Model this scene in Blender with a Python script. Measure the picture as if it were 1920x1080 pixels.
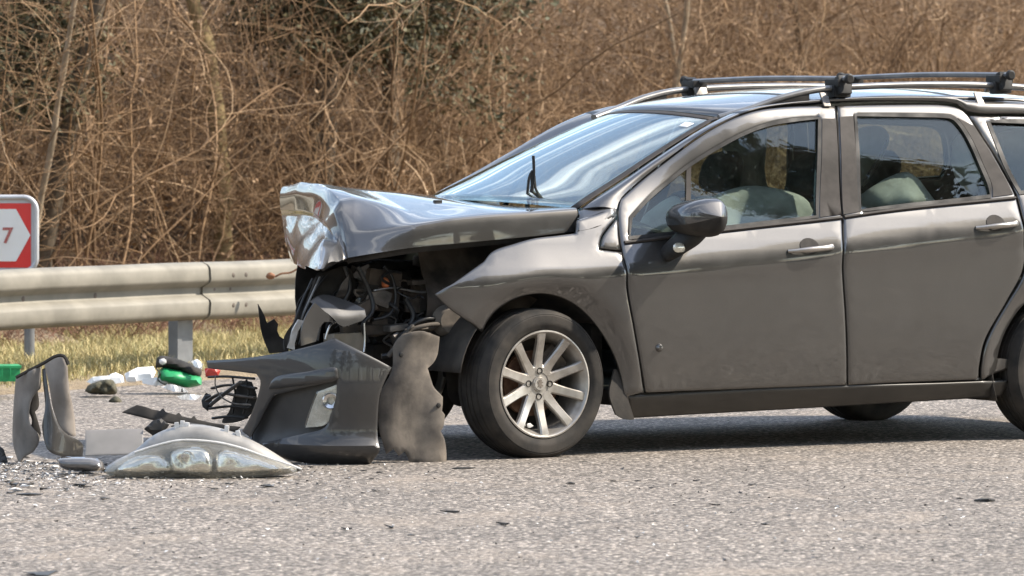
import bpy, bmesh, math, random
import numpy as np
from mathutils import Vector, Matrix, noise
from mathutils.geometry import delaunay_2d_cdt
R = math.radians
random.seed(7)
rng = np.random.default_rng(7)
scene = bpy.context.scene
col = scene.collection
for o in list(bpy.data.objects): bpy.data.objects.remove(o)

# ------------------------------------------------------------------ camera
CAM_H, HORIZON, FOCAL = 1.432, 218.5, 9800.0          # metres, photo pixels
cam_d = bpy.data.cameras.new('camera'); cam = bpy.data.objects.new('camera', cam_d); col.objects.link(cam)
cam.location = (0, 0, CAM_H)
cam.rotation_euler = (R(90), 0, 0)
cam_d.sensor_width = 36.0; cam_d.lens = 36.0*FOCAL/1920.0
cam_d.shift_y = -(540.0-HORIZON)/1920.0
cam_d.clip_start = 0.5; cam_d.clip_end = 3000
scene.camera = cam
cam_d.dof.use_dof = True; cam_d.dof.focus_distance = 21.9; cam_d.dof.aperture_fstop = 8.0

# ------------------------------------------------------------------ sky, sun, exposure
SUN_AZ = R(4)          # direction towards the sun in the ground plane: 0 = picture right (+X), 90 = away from camera
SUN_EL = R(43)
world = bpy.data.worlds.new('World'); scene.world = world; world.use_nodes = True
wt = world.node_tree; wn = wt.nodes; wl = wt.links
for n in list(wn): wn.remove(n)
wo = wn.new('ShaderNodeOutputWorld'); bg = wn.new('ShaderNodeBackground'); wl.new(bg.outputs[0], wo.inputs[0])
sky = wn.new('ShaderNodeTexSky'); sky.sky_type = 'NISHITA'; sky.sun_disc = False
sky.sun_elevation = SUN_EL
sky.sun_rotation = math.pi/2 - SUN_AZ                 # clockwise from +Y
sky.air_density = 1.25; sky.dust_density = 0.7; sky.ozone_density = 3.0
bg.inputs[1].default_value = 0.15
# thin streaky cloud, the same all round the sky
tc = wn.new('ShaderNodeTexCoord'); sep = wn.new('ShaderNodeSeparateXYZ'); wl.new(tc.outputs['Generated'], sep.inputs[0])
zc = wn.new('ShaderNodeMath'); zc.operation = 'MAXIMUM'; zc.inputs[1].default_value = 0.06; wl.new(sep.outputs[2], zc.inputs[0])
dx = wn.new('ShaderNodeMath'); dx.operation = 'DIVIDE'; wl.new(sep.outputs[0], dx.inputs[0]); wl.new(zc.outputs[0], dx.inputs[1])
dy = wn.new('ShaderNodeMath'); dy.operation = 'DIVIDE'; wl.new(sep.outputs[1], dy.inputs[0]); wl.new(zc.outputs[0], dy.inputs[1])
cmb = wn.new('ShaderNodeCombineXYZ'); wl.new(dx.outputs[0], cmb.inputs[0]); wl.new(dy.outputs[0], cmb.inputs[1])
mp = wn.new('ShaderNodeMapping'); mp.inputs['Scale'].default_value = (0.5, 2.2, 1); mp.inputs['Rotation'].default_value = (0, 0, R(25)); wl.new(cmb.outputs[0], mp.inputs[0])
cn = wn.new('ShaderNodeTexNoise'); cn.inputs['Scale'].default_value = 1.3; cn.inputs['Detail'].default_value = 6; cn.inputs['Distortion'].default_value = 0.4; wl.new(mp.outputs[0], cn.inputs[0])
cr = wn.new('ShaderNodeValToRGB'); cr.color_ramp.elements[0].position = 0.52; cr.color_ramp.elements[1].position = 0.74
cr.color_ramp.elements[1].color = (0.9, 0.9, 0.9, 1); cr.color_ramp.elements[0].color = (0.08, 0.08, 0.08, 1)
wl.new(cn.outputs[0], cr.inputs[0])
mixc = wn.new('ShaderNodeMixRGB'); wl.new(cr.outputs[0], mixc.inputs[0]); wl.new(sky.outputs[0], mixc.inputs[1])
mixc.inputs[2].default_value = (14.0, 14.0, 14.0, 1)
wl.new(mixc.outputs[0], bg.inputs[0])
sun_d = bpy.data.lights.new('sun', 'SUN'); sun = bpy.data.objects.new('sun', sun_d); col.objects.link(sun)
sun_d.energy = 4.8; sun_d.angle = R(0.9); sun_d.color = (1.0, 0.905, 0.775)
sdir = Vector((math.cos(SUN_EL)*math.cos(SUN_AZ), math.cos(SUN_EL)*math.sin(SUN_AZ), math.sin(SUN_EL)))
sun.rotation_euler = (-sdir).to_track_quat('-Z', 'Y').to_euler()
sun.location = sdir*60
scene.view_settings.view_transform = 'Standard'; scene.view_settings.look = 'None'
scene.view_settings.gamma = 1.0; scene.view_settings.exposure = 0.9
scene.view_settings.use_curve_mapping = False
scene.render.engine = 'CYCLES'
scene.cycles.max_bounces = 10; scene.cycles.transparent_max_bounces = 16
scene.render.resolution_x = 1024; scene.render.resolution_y = 576

# ------------------------------------------------------------------ places: car frame and ground
CAR_X, CAR_Y, CAR_A = -0.303, 22.689, R(29.6)
CA, SA = math.cos(CAR_A), math.sin(CAR_A)
def c2w(p):            # car frame (x forward, y left, z up; origin under the front axle) to world
    return (CAR_X-p[0]*CA+p[1]*SA, CAR_Y-p[0]*SA-p[1]*CA, p[2])
def view(p):           # world point to photo pixel
    return (960+FOCAL*p[0]/p[1], HORIZON+FOCAL*(CAM_H-p[2])/p[1])
def ground(u, v, z=0.0):
    Y = FOCAL*(CAM_H-z)/(v-HORIZON); return Vector(((u-960)/FOCAL*Y, Y, z))
def at(u, v, Y):
    return Vector(((u-960)/FOCAL*Y, Y, CAM_H-(v-HORIZON)/FOCAL*Y))
def on_car(u, v, y):   # the point of the car's lengthwise plane at side offset y seen at a photo position
    k = (u-960)/FOCAL
    x = (CAR_X+y*SA-k*(CAR_Y-y*CA))/(CA-k*SA); Z = CAR_Y-x*SA-y*CA
    return Vector((x, y, CAM_H-(v-HORIZON)*Z/FOCAL))
def solve_uv(S, u, v, g, car=True):
    """parameters of the surface S where it shows at photo position (u, v)"""
    a, b = g
    def pr(a, b):
        p = S(a, b); return view(c2w(p) if car else p)
    for it in range(40):
        p0 = pr(a, b); e = 1e-4
        pa = pr(a+e, b); pb = pr(a, b+e)
        j11, j21 = (pa[0]-p0[0])/e, (pa[1]-p0[1])/e
        j12, j22 = (pb[0]-p0[0])/e, (pb[1]-p0[1])/e
        rx, ry = u-p0[0], v-p0[1]
        det = j11*j22-j12*j21
        if abs(det) < 1e-9: break
        da = (rx*j22-ry*j12)/det; db = (j11*ry-j21*rx)/det
        m = max(abs(da), abs(db)); k = min(1, .15/m) if m > 0 else 1
        a += da*k; b += db*k
        if m < 1e-5: break
    return a, b

# ------------------------------------------------------------------ small maths
def curve(xs, ys):
    xs = list(xs); ys = list(ys); n = len(xs)
    h = [xs[i+1]-xs[i] for i in range(n-1)]; d = [(ys[i+1]-ys[i])/h[i] for i in range(n-1)]
    m = [d[0]]+[0 if d[i-1]*d[i] <= 0 else 2*d[i-1]*d[i]/(d[i-1]+d[i]) for i in range(1, n-1)]+[d[-1]]
    def f(x):
        if x <= xs[0]: return ys[0]+(x-xs[0])*m[0]
        if x >= xs[-1]: return ys[-1]+(x-xs[-1])*m[-1]
        i = 0
        while x > xs[i+1]: i += 1
        t = (x-xs[i])/h[i]
        return (2*t**3-3*t*t+1)*ys[i]+(t**3-2*t*t+t)*h[i]*m[i]+(-2*t**3+3*t*t)*ys[i+1]+(t**3-t*t)*h[i]*m[i+1]
    return f
def sm(t): t = max(0., min(1., t)); return t*t*(3-2*t)
def lerp(a, b, t): return a+(b-a)*t
def polyline(pts, n):
    """resample a list of vectors to n points, evenly by length, with Catmull-Rom smoothing"""
    P = [Vector(p) for p in pts]; out = []
    for i in range(len(P)-1):
        p0 = P[max(i-1, 0)]; p1 = P[i]; p2 = P[i+1]; p3 = P[min(i+2, len(P)-1)]
        for k in range(12):
            t = k/12
            out.append(.5*((2*p1)+(p2-p0)*t+(2*p0-5*p1+4*p2-p3)*t*t+(-p0+3*p1-3*p2+p3)*t**3))
    out.append(P[-1])
    L = [0]
    for i in range(1, len(out)): L.append(L[-1]+(out[i]-out[i-1]).length)
    res = []; j = 0
    for k in range(n):
        s = L[-1]*k/(n-1)
        while j < len(L)-2 and L[j+1] < s: j += 1
        t = (s-L[j])/max(1e-9, L[j+1]-L[j]); res.append(out[j].lerp(out[j+1], min(1, t)))
    return res
def smooth_loop(pts, corners, step):
    """closed outline through pts; points whose index is in corners stay sharp"""
    n = len(pts); cs = sorted(corners); out = []
    if not cs: cs = [0]
    for a, i in enumerate(cs):
        j = cs[(a+1) % len(cs)]
        seg = [pts[i]]; k = i
        while True:
            k = (k+1) % n; seg.append(pts[k])
            if k == j: break
        L = sum((Vector(seg[q+1])-Vector(seg[q])).length for q in range(len(seg)-1))
        m = max(2, int(L/step)+1)
        out += polyline(seg, m)[:-1]
    return [Vector((p[0], p[1])) for p in out]
def inside(p, poly):
    x, y = p[0], p[1]; r = False; n = len(poly); j = n-1
    for i in range(n):
        xi, yi = poly[i][0], poly[i][1]; xj, yj = poly[j][0], poly[j][1]
        if (yi > y) != (yj > y) and x < (xj-xi)*(y-yi)/(yj-yi)+xi: r = not r
        j = i
    return r
def dist_loop(P, poly):
    """distances of an array of points to a closed outline"""
    P = np.asarray(P, float); A = np.array([[q[0], q[1]] for q in poly]); B = np.roll(A, -1, 0)
    D = np.full(len(P), 1e9)
    for a, b in zip(A, B):
        ab = b-a; L = (ab*ab).sum()+1e-12
        t = np.clip(((P-a)@ab)/L, 0, 1)[:, None]
        D = np.minimum(D, np.sqrt((((a+t*ab)-P)**2).sum(1)))
    return D

# ------------------------------------------------------------------ objects
def link(name, me, parent=None, root=None):
    o = bpy.data.objects.new(name, me); col.objects.link(o)
    if parent is not None: o.parent = parent
    return o
def thing(name, label, cat, loc=(0, 0, 0), rotz=0, group=None):
    o = bpy.data.objects.new(name, None); col.objects.link(o)
    o.location = loc; o.rotation_euler = (0, 0, rotz); o.empty_display_size = .1
    return tag(o, label, cat, group)
def tag(o, label, cat, group=None):
    o['label'] = label; o['category'] = cat
    if group: o['group'] = group
    return o
def mesh(name, V, F, mat, parent=None, sharp=35, smooth=True, recalc=True):
    me = bpy.data.meshes.new(name)
    me.from_pydata([tuple(v) for v in V], [], F); me.materials.append(mat)
    if recalc:
        bm = bmesh.new(); bm.from_mesh(me); bmesh.ops.recalc_face_normals(bm, faces=bm.faces); bm.to_mesh(me); bm.free()
    if smooth:
        me.polygons.foreach_set('use_smooth', [True]*len(me.polygons))
        if sharp: me.set_sharp_from_angle(angle=R(sharp))
    me.update()
    return link(name, me, parent)
def tri2d(loop, step, holes=(), rings=()):
    """triangles filling a 2-D outline; rings = inward offsets that get their own row of points"""
    pts = [Vector(p) for p in loop]; edges = [(i, (i+1) % len(pts)) for i in range(len(pts))]
    loops = [list(loop)]
    for hl in holes:
        b = len(pts); pts += [Vector(p) for p in hl]; edges += [(b+i, b+(i+1) % len(hl)) for i in range(len(hl))]
        loops.append(list(hl))
    xs = [p[0] for p in loop]; ys = [p[1] for p in loop]
    cand = []
    for lp in loops:
        n = len(lp); area = sum(lp[i][0]*lp[(i+1) % n][1]-lp[(i+1) % n][0]*lp[i][1] for i in range(n))
        sgn = (1 if area > 0 else -1)*(1 if lp is loops[0] else -1)
        for r in rings:
            for i in range(n):
                t = (lp[(i+1) % n]-lp[i-1]); 
                if t.length < 1e-9: continue
                t.normalize(); q = lp[i]+Vector((-t.y, t.x))*r*sgn
                cand.append((q, r*.8))
    y = min(ys)+step*.5; k = 0
    while y < max(ys):
        x = min(xs)+step*(.25+.5*(k % 2))
        while x < max(xs):
            cand.append((Vector((x, y)), max(step*.45, (max(rings)*1.25 if rings else 0)))); x += step
        y += step*.866; k += 1
    if cand:
        D = np.full(len(cand), 1e9)
        P = [(q[0].x, q[0].y) for q in cand]
        for lp in loops: D = np.minimum(D, dist_loop(P, lp))
        for (q, r), d in zip(cand, D):
            if d >= r and inside(q, loop) and not any(inside(q, hl) for hl in holes): pts.append(q)
    v2, e2, f2, ov, oe, of = delaunay_2d_cdt(pts, edges, [], 0, 1e-7)
    F = []
    for f in f2:
        c = (v2[f[0]]+v2[f[1]]+v2[f[2]])/3
        if inside(c, loop) and not any(inside(c, hl) for hl in holes): F.append(tuple(f))
    Dv = np.full(len(v2), 1e9)
    for lp in loops: Dv = np.minimum(Dv, dist_loop([(p.x, p.y) for p in v2], lp))
    return v2, F, Dv
def sheet(name, S, loop, mat, parent=None, step=.04, thick=.006, roll=0., rollw=.014, holes=(), out=None, sharp=68, place=None, inner=None):
    """curved sheet with real thickness over the 2-D outline; S maps its parameters to 3-D, out(a,b) = outward direction"""
    v2, F, D = tri2d(loop, step, holes, (rollw*.45, rollw) if roll else ())
    e = 1e-4; V = []; N = []
    for p, d in zip(v2, D):
        q = Vector(S(p.x, p.y)); du = Vector(S(p.x+e, p.y))-q; dv = Vector(S(p.x, p.y+e))-q
        n = du.cross(dv); n.normalize()
        if out is not None and n.dot(Vector(out)) < 0: n = -n
        if roll and d < rollw: q = q-n*roll*(1-d/rollw)**2
        V.append(q); N.append(n)
    nv = len(V)
    W = [v-n*thick for v, n in zip(V, N)]
    if place: V = [place(v) for v in V]; W = [place(v) for v in W]
    cnt = {}
    for f in F:
        for a, b in ((f[0], f[1]), (f[1], f[2]), (f[2], f[0])):
            cnt[(min(a, b), max(a, b))] = cnt.get((min(a, b), max(a, b)), 0)+1
    FF = list(F)+[(c+nv, b+nv, a+nv) for a, b, c in F]
    for f in F:
        for a, b in ((f[0], f[1]), (f[1], f[2]), (f[2], f[0])):
            if cnt[(min(a, b), max(a, b))] == 1: FF.append((b, a, a+nv, b+nv))
    return mesh(name, V+W, FF, mat, parent, sharp)
def grid(name, G, mat, parent=None, thick=0., sharp=None, closed=False, smooth=True):
    """grid of points G[i][j] -> quads; thick > 0 doubles it inward along its normals"""
    ni, nj = len(G), len(G[0]); V = [Vector(p) for r in G for p in r]; F = []
    for i in range(ni-1):
        for j in range(nj-1 if not closed else nj):
            F.append((i*nj+j, (i+1)*nj+j, (i+1)*nj+(j+1) % nj, i*nj+(j+1) % nj))
    if thick:
        N = [Vector((0, 0, 0)) for _ in V]
        for f in F:
            n = (V[f[1]]-V[f[0]]).cross(V[f[3]]-V[f[0]])
            for k in f: N[k] += n
        n0 = len(V); V += [V[i]-N[i].normalized()*thick for i in range(n0)]
        F2 = [tuple(k+n0 for k in reversed(f)) for f in F]; rim = []
        b = [i*nj for i in range(ni)]+[(ni-1)*nj+j for j in range(1, nj)]+[i*nj+nj-1 for i in range(ni-2, -1, -1)]+[j for j in range(nj-2, 0, -1)]
        for k in range(len(b)): a, c = b[k], b[(k+1) % len(b)]; rim.append((a, c, c+n0, a+n0))
        F = F+F2+rim
    return mesh(name, V, F, mat, parent, sharp, smooth)
def tube_data(path, rad, sides=8, cap=True, flat=1.0, up=None):
    P = [Vector(p) for p in path]; n = len(P); V = []; F = []
    rr = rad if hasattr(rad, '__len__') else [rad]*n
    u = None
    for i in range(n):
        t = (P[min(i+1, n-1)]-P[max(i-1, 0)])
        if t.length < 1e-9: t = Vector((0, 0, 1))
        t.normalize()
        if u is None:
            r = Vector(up) if up else (Vector((0, 0, 1)) if abs(t.z) < .9 else Vector((1, 0, 0)))
            u = (r-t*r.dot(t)).normalized()
        else:
            u = (u-t*u.dot(t)); u.normalize()
        w = t.cross(u)
        for k in range(sides):
            a = 2*math.pi*(k+.5)/sides
            V.append(P[i]+u*math.cos(a)*rr[i]*flat+w*math.sin(a)*rr[i])
    for i in range(n-1):
        for k in range(sides):
            F.append((i*sides+k, i*sides+(k+1) % sides, (i+1)*sides+(k+1) % sides, (i+1)*sides+k))
    if cap: F.append(tuple(reversed(range(sides)))); F.append(tuple(range((n-1)*sides, n*sides)))
    return V, F
def tube(name, path, rad, mat, parent=None, sides=8, smooth_n=0, flat=1.0, up=None, sharp=50):
    if smooth_n: path = polyline(path, smooth_n)
    V, F = tube_data(path, rad, sides, True, flat, up); return mesh(name, V, F, mat, parent, sharp)
def merge(parts):
    V = []; F = []
    for v, f in parts:
        b = len(V); V += list(v); F += [tuple(k+b for k in q) for q in f]
    return V, F
def box_data(c, s, M=None, bevel=0.):
    """box (centre, full size) with chamfered edges, optionally turned by matrix M about its centre"""
    bm = bmesh.new(); bmesh.ops.create_cube(bm, size=1); bmesh.ops.scale(bm, vec=s, verts=bm.verts)
    if bevel: bmesh.ops.bevel(bm, geom=bm.edges[:], offset=bevel, segments=2, profile=.7, affect='EDGES')
    if M is not None: bm.transform(M.to_4x4())
    bmesh.ops.translate(bm, vec=c, verts=bm.verts); bm.verts.ensure_lookup_table()
    V = [v.co.copy() for v in bm.verts]; F = [tuple(v.index for v in f.verts) for f in bm.faces]; bm.free(); return V, F
def box(name, c, s, mat, parent=None, M=None, bevel=.004, sharp=40):
    V, F = box_data(c, s, M, bevel); return mesh(name, V, F, mat, parent, sharp)
def lathe_data(prof, n=48, axis='y', arc=None):
    """profile of (radius, offset along the axis)"""
    V = []; F = []; m = len(prof)
    for k in range(n):
        a = 2*math.pi*k/n
        for r, o in prof: V.append(Vector((r*math.cos(a), o, r*math.sin(a))))
    for k in range(n):
        for j in range(m-1):
            F.append((k*m+j, ((k+1) % n)*m+j, ((k+1) % n)*m+j+1, k*m+j+1))
    return V, F
def pillow(name, loop2, to3, nrm, front, back, mat, parent=None, step=.02, width=.05, wob=0., wscale=12, sharp=60):
    """closed cushion-like solid over a 2-D outline: bulges by front / back along nrm, thinning to its rim"""
    v2, F, D = tri2d(loop2, step); nrm = Vector(nrm); V = []; W = []
    for p, d in zip(v2, D):
        t = min(1, d/width); k = math.sqrt(max(0, 1-(1-t)**2))
        q = Vector(to3(p.x, p.y)); w = 1+wob*noise.noise(q*wscale)
        V.append(q+nrm*front*k*w); W.append(q-nrm*back*k*w)
    n = len(V); used = {}
    FF = list(F); mp = []
    for i, d in enumerate(D): mp.append(i if d < 1e-6 else i+n)
    FF += [(mp[c], mp[b], mp[a]) for a, b, c in F]
    keep = sorted({k for f in FF for k in f}); ix = {k: i for i, k in enumerate(keep)}; A = V+W
    return mesh(name, [A[k] for k in keep], [tuple(ix[k] for k in f) for f in FF], mat, parent, sharp)

# ------------------------------------------------------------------ materials
def new_mat(name):
    m = bpy.data.materials.new(name); m.use_nodes = True; nt = m.node_tree
    return m, nt, nt.nodes['Principled BSDF'], nt.nodes['Material Output']
def ramp(nt, src, stops):
    r = nt.nodes.new('ShaderNodeValToRGB'); e = r.color_ramp.elements
    e[0].position, e[0].color = stops[0][0], tuple(stops[0][1])+(1,)
    e[1].position, e[1].color = stops[-1][0], tuple(stops[-1][1])+(1,)
    for p, c in stops[1:-1]: x = e.new(p); x.color = tuple(c)+(1,)
    nt.links.new(src, r.inputs[0]); return r.outputs[0]
def noise_n(nt, scale, detail=4, rough=.55, vec=None, dist=0., coord='Object', stretch=None):
    if vec is None:
        t = nt.nodes.new('ShaderNodeTexCoord'); vec = t.outputs[coord]
    if stretch:
        m = nt.nodes.new('ShaderNodeMapping'); m.inputs['Scale'].default_value = stretch; nt.links.new(vec, m.inputs[0]); vec = m.outputs[0]
    n = nt.nodes.new('ShaderNodeTexNoise'); n.inputs['Scale'].default_value = scale; n.inputs['Detail'].default_value = detail
    n.inputs['Roughness'].default_value = rough; n.inputs['Distortion'].default_value = dist
    nt.links.new(vec, n.inputs[0]); return n.outputs[0]
def mixrgb(nt, fac, a, b, mode='MIX'):
    n = nt.nodes.new('ShaderNodeMixRGB'); n.blend_type = mode
    for k, v in ((0, fac), (1, a), (2, b)):
        if hasattr(v, 'links'): nt.links.new(v, n.inputs[k])
        elif k == 0: n.inputs[0].default_value = v
        else: n.inputs[k].default_value = tuple(v)+(1,) if len(v) == 3 else v
    return n.outputs[0]
def bump(nt, b, src, strength, dist=.01):
    n = nt.nodes.new('ShaderNodeBump'); n.inputs['Strength'].default_value = strength; n.inputs['Distance'].default_value = dist
    nt.links.new(src, n.inputs['Height']); nt.links.new(n.outputs[0], b.inputs['Normal'])
def basic(name, c1, c2=None, rough=.6, scale=20, metal=0., coat=0., bmp=0., spec=.5, detail=5, lo=.35, hi=.65, bscale=None, rough2=None, coat_r=.03):
    m, nt, b, out = new_mat(name)
    n = noise_n(nt, scale, detail)
    nt.links.new(ramp(nt, n, [(lo, c1), (hi, c2 or c1)]), b.inputs['Base Color'])
    b.inputs['Metallic'].default_value = metal; b.inputs['Roughness'].default_value = rough
    b.inputs['Coat Weight'].default_value = coat; b.inputs['Coat Roughness'].default_value = coat_r
    b.inputs['Specular IOR Level'].default_value = spec
    if rough2 is not None:
        q = noise_n(nt, scale*.6, 4); nt.links.new(ramp(nt, q, [(lo, (rough,)*3), (hi, (rough2,)*3)]), b.inputs['Roughness'])
    if bmp: bump(nt, b, noise_n(nt, bscale or scale*4, 4), bmp, .004)
    return m
M = {}
def paint(name, base, dust, metal=.75, rough=.42, coat=1.0):
    """metallic clear-coated paint with road dust; dust gathers towards the sills"""
    m, nt, b, out = new_mat(name)
    t = nt.nodes.new('ShaderNodeTexCoord'); s = nt.nodes.new('ShaderNodeSeparateXYZ'); nt.links.new(t.outputs['Object'], s.inputs[0])
    fl = noise_n(nt, 900, 2)
    c = ramp(nt, fl, [(.3, tuple(x*.82 for x in base)), (.7, tuple(x*1.18 for x in base))])
    d = noise_n(nt, 7, 8, .62, dist=.6)
    dz = nt.nodes.new('ShaderNodeMapRange'); dz.inputs[1].default_value = .55; dz.inputs[2].default_value = .18
    dz.inputs[3].default_value = .05; dz.inputs[4].default_value = .30; nt.links.new(s.outputs[2], dz.inputs[0])
    mu = nt.nodes.new('ShaderNodeMath'); mu.operation = 'MULTIPLY'; nt.links.new(d, mu.inputs[0]); nt.links.new(dz.outputs[0], mu.inputs[1])
    nt.links.new(mixrgb(nt, mu.outputs[0], c, dust), b.inputs['Base Color'])
    b.inputs['Metallic'].default_value = metal
    nt.links.new(ramp(nt, d, [(.3, (rough*.9,)*3), (.75, (rough*1.25,)*3)]), b.inputs['Roughness'])
    b.inputs['Coat Weight'].default_value = coat; b.inputs['Coat IOR'].default_value = 1.75
    nt.links.new(ramp(nt, noise_n(nt, 30, 6), [(.35, (.02,)*3), (.75, (.09,)*3)]), b.inputs['Coat Roughness'])
    return m
M['paint'] = paint('grey_metallic_paint', (.070, .067, .063), (.10, .09, .077), metal=.78, rough=.39)
M['paint_bumper'] = paint('grey_bumper_paint', (.034, .033, .032), (.075, .066, .057), metal=.35, rough=.46, coat=.35)
M['sill'] = basic('sill_paint', (.036, .034, .031), (.05, .047, .042), .42, 3, metal=.4, coat=.3, coat_r=.12)
M['black'] = basic('black_plastic', (.010, .010, .010), (.024, .022, .02), .5, 14, bmp=.15, rough2=.72, spec=.3)
M['gloss_black'] = basic('pillar_black', (.035, .031, .028), (.05, .044, .04), .62, 20, spec=.16)
M['dull_black'] = basic('dusty_black', (.014, .013, .012), (.042, .037, .032), .75, 9, bmp=.3, spec=.25)
M['rubber'] = basic('tyre_rubber', (.014, .013, .012), (.042, .036, .03), .8, 11, bmp=.2, bscale=60, spec=.3)
M['alloy'] = basic('alloy_wheel', (.30, .275, .245), (.46, .435, .40), .38, 14, metal=.75, coat=.35, rough2=.5)
M['alloy_dark'] = basic('alloy_inner', (.10, .085, .07), (.2, .17, .14), .6, 9, metal=.5)
M['rail_mat'] = basic('roof_rail', (.16, .155, .15), (.23, .225, .215), .38, 9, metal=.6, coat=.3)
M['rust'] = basic('brake_rust', (.10, .05, .03), (.2, .12, .08), .7, 30, metal=.4)
M['chrome'] = basic('satin_metal', (.55, .55, .55), (.68, .67, .65), .28, 12, metal=1.0)
M['steel'] = basic('bare_steel', (.10, .095, .09), (.24, .22, .2), .5, 12, metal=.7, bmp=.2)
M['steel_dirty'] = basic('dirty_steel', (.05, .042, .035), (.15, .12, .095), .7, 10, metal=.3, bmp=.3)
M['fabric'] = basic('seat_fabric', (.022, .022, .024), (.045, .045, .047), .9, 30, bmp=.2)
M['trim'] = basic('interior_trim', (.05, .05, .05), (.10, .10, .097), .8, 10)
M['headliner'] = basic('headliner_cloth', (.35, .35, .33), (.42, .42, .40), .9, 10)
M['airbag'] = basic('airbag_cloth', (.27, .262, .25), (.46, .445, .425), .85, 6, bmp=1.0, bscale=11)
M['liner'] = basic('dusty_liner', (.07, .06, .05), (.15, .127, .103), .88, 13, bmp=.35, bscale=25, detail=8)
M['fender_liner'] = basic('arch_liner', (.018, .016, .014), (.05, .042, .034), .85, 9, bmp=.3)
M['shell'] = basic('bumper_inside', (.17, .145, .12), (.30, .26, .22), .7, 5, bmp=.2, detail=7)
M['hose'] = basic('black_hose', (.015, .015, .015), (.03, .03, .03), .45, 20)
M['orange'] = basic('orange_plug', (.55, .12, .04), (.6, .2, .08), .5, 20)
M['red'] = basic('red_plastic', (.42, .035, .025), (.52, .06, .04), .45, 20)
M['green'] = basic('green_plastic', (.012, .20, .065), (.02, .30, .10), .45, 15)
M['white'] = basic('white_paper', (.74, .74, .72), (.82, .82, .8), .7, 12)
M['galv'] = basic('galvanised_steel', (.16, .147, .117), (.235, .216, .174), .68, 5, metal=.08, bmp=.06, detail=9, rough2=.65)
M['galv_post'] = basic('galvanised_post', (.13, .135, .14), (.20, .205, .21), .5, 7, metal=.35, detail=8)
M['sign_red'] = basic('sign_red', (.62, .022, .02), (.68, .03, .025), .35, 6, coat=.3)
M['sign_white'] = basic('sign_white', (.74, .71, .66), (.80, .78, .74), .4, 6, coat=.3)
M['sign_grey'] = basic('sign_frame', (.42, .42, .43), (.52, .52, .52), .45, 8, metal=.3)
M['sign_ink'] = basic('sign_number', (.30, .06, .05), (.50, .18, .15), .6, 90)
M['plate'] = basic('plate_blank', (.17, .16, .145), (.21, .195, .18), .45, 8)
M['chip_dark'] = basic('broken_plastic', (.012, .012, .012), (.04, .038, .036), .55, 30)
M['chip_pale'] = basic('broken_pale', (.55, .53, .5), (.72, .70, .67), .5, 30)
M['stone'] = basic('dark_clod', (.03, .03, .018), (.09, .08, .05), .95, 30, bmp=.8, bscale=40)
M['leaf_dry'] = basic('dry_leaf', (.14, .055, .025), (.24, .11, .05), .8, 40)
M['paint_hood'] = M['paint']
M['bracket'] = basic('pale_bracket', (.22, .19, .15), (.33, .29, .23), .6, 9, metal=.3)
M['lamp_back'] = basic('lamp_housing', (.20, .19, .175), (.33, .31, .28), .4, 8, coat=.3)
M['frag_side'] = basic('fragment_side', (.085, .078, .07), (.2, .18, .16), .55, 6, bmp=.15, detail=8)
M['smoked'] = basic('smoked_lens', (.07, .068, .07), (.14, .13, .12), .18, 9, coat=1.0)
M['recess'] = basic('recess_plastic', (.022, .021, .02), (.04, .037, .034), .5, 8)
M['fog_reflector'] = basic('fog_reflector', (.6, .59, .56), (.86, .85, .82), .25, 26, metal=.35, bmp=1.0, bscale=30)
M['reflector'] = basic('lamp_reflector', (.60, .585, .54), (.82, .80, .75), .2, 8, metal=.9, bmp=1.0, bscale=9)
def glass(name, tint, ior, rough=.0, dirt=.06):
    m, nt, b, out = new_mat(name); nt.nodes.remove(b)
    tr = nt.nodes.new('ShaderNodeBsdfTransparent'); tr.inputs[0].default_value = tuple(tint)+(1,)
    gl = nt.nodes.new('ShaderNodeBsdfGlossy'); gl.inputs['Roughness'].default_value = rough; gl.inputs[0].default_value = (.90, .97, 1, 1)
    ge = nt.nodes.new('ShaderNodeNewGeometry'); dt = nt.nodes.new('ShaderNodeVectorMath'); dt.operation = 'DOT_PRODUCT'
    nt.links.new(ge.outputs['Normal'], dt.inputs[0]); nt.links.new(ge.outputs['Incoming'], dt.inputs[1])
    def mth(op, a, b=None):
        n = nt.nodes.new('ShaderNodeMath'); n.operation = op
        for k, v in enumerate((a, b)):
            if v is None: continue
            if hasattr(v, 'links'): nt.links.new(v, n.inputs[k])
            else: n.inputs[k].default_value = v
        return n.outputs[0]
    f0 = ((ior-1)/(ior+1))**2      # Fresnel of a thin pane, the same from either side
    sch = mth('ADD', mth('MULTIPLY', mth('POWER', mth('SUBTRACT', 1.0, mth('ABSOLUTE', dt.outputs['Value'])), 5.0), 1-f0), f0)
    mx = nt.nodes.new('ShaderNodeMixShader'); nt.links.new(sch, mx.inputs[0]); nt.links.new(tr.outputs[0], mx.inputs[1]); nt.links.new(gl.outputs[0], mx.inputs[2])
    df = nt.nodes.new('ShaderNodeBsdfDiffuse'); df.inputs[0].default_value = (.5, .47, .42, 1)
    m2 = nt.nodes.new('ShaderNodeMixShader'); nt.links.new(ramp(nt, noise_n(nt, 9, 7, .6), [(.4, (dirt*.3,)*3), (.75, (dirt*1.6,)*3)]), m2.inputs[0])
    nt.links.new(mx.outputs[0], m2.inputs[1]); nt.links.new(df.outputs[0], m2.inputs[2]); nt.links.new(m2.outputs[0], out.inputs[0])
    return m
M['windscreen'] = glass('windscreen_glass', (.72, .80, .78), 2.6, .012, .012)
M['side_glass'] = glass('side_glass', (.76, .81, .78), 1.55, 0, .006)
M['lens'] = glass('lamp_lens', (.92, .91, .87), 1.6, .03, .16)
M['fog_lens'] = glass('fog_lens', (.9, .9, .88), 1.5, .02, .08)

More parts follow.
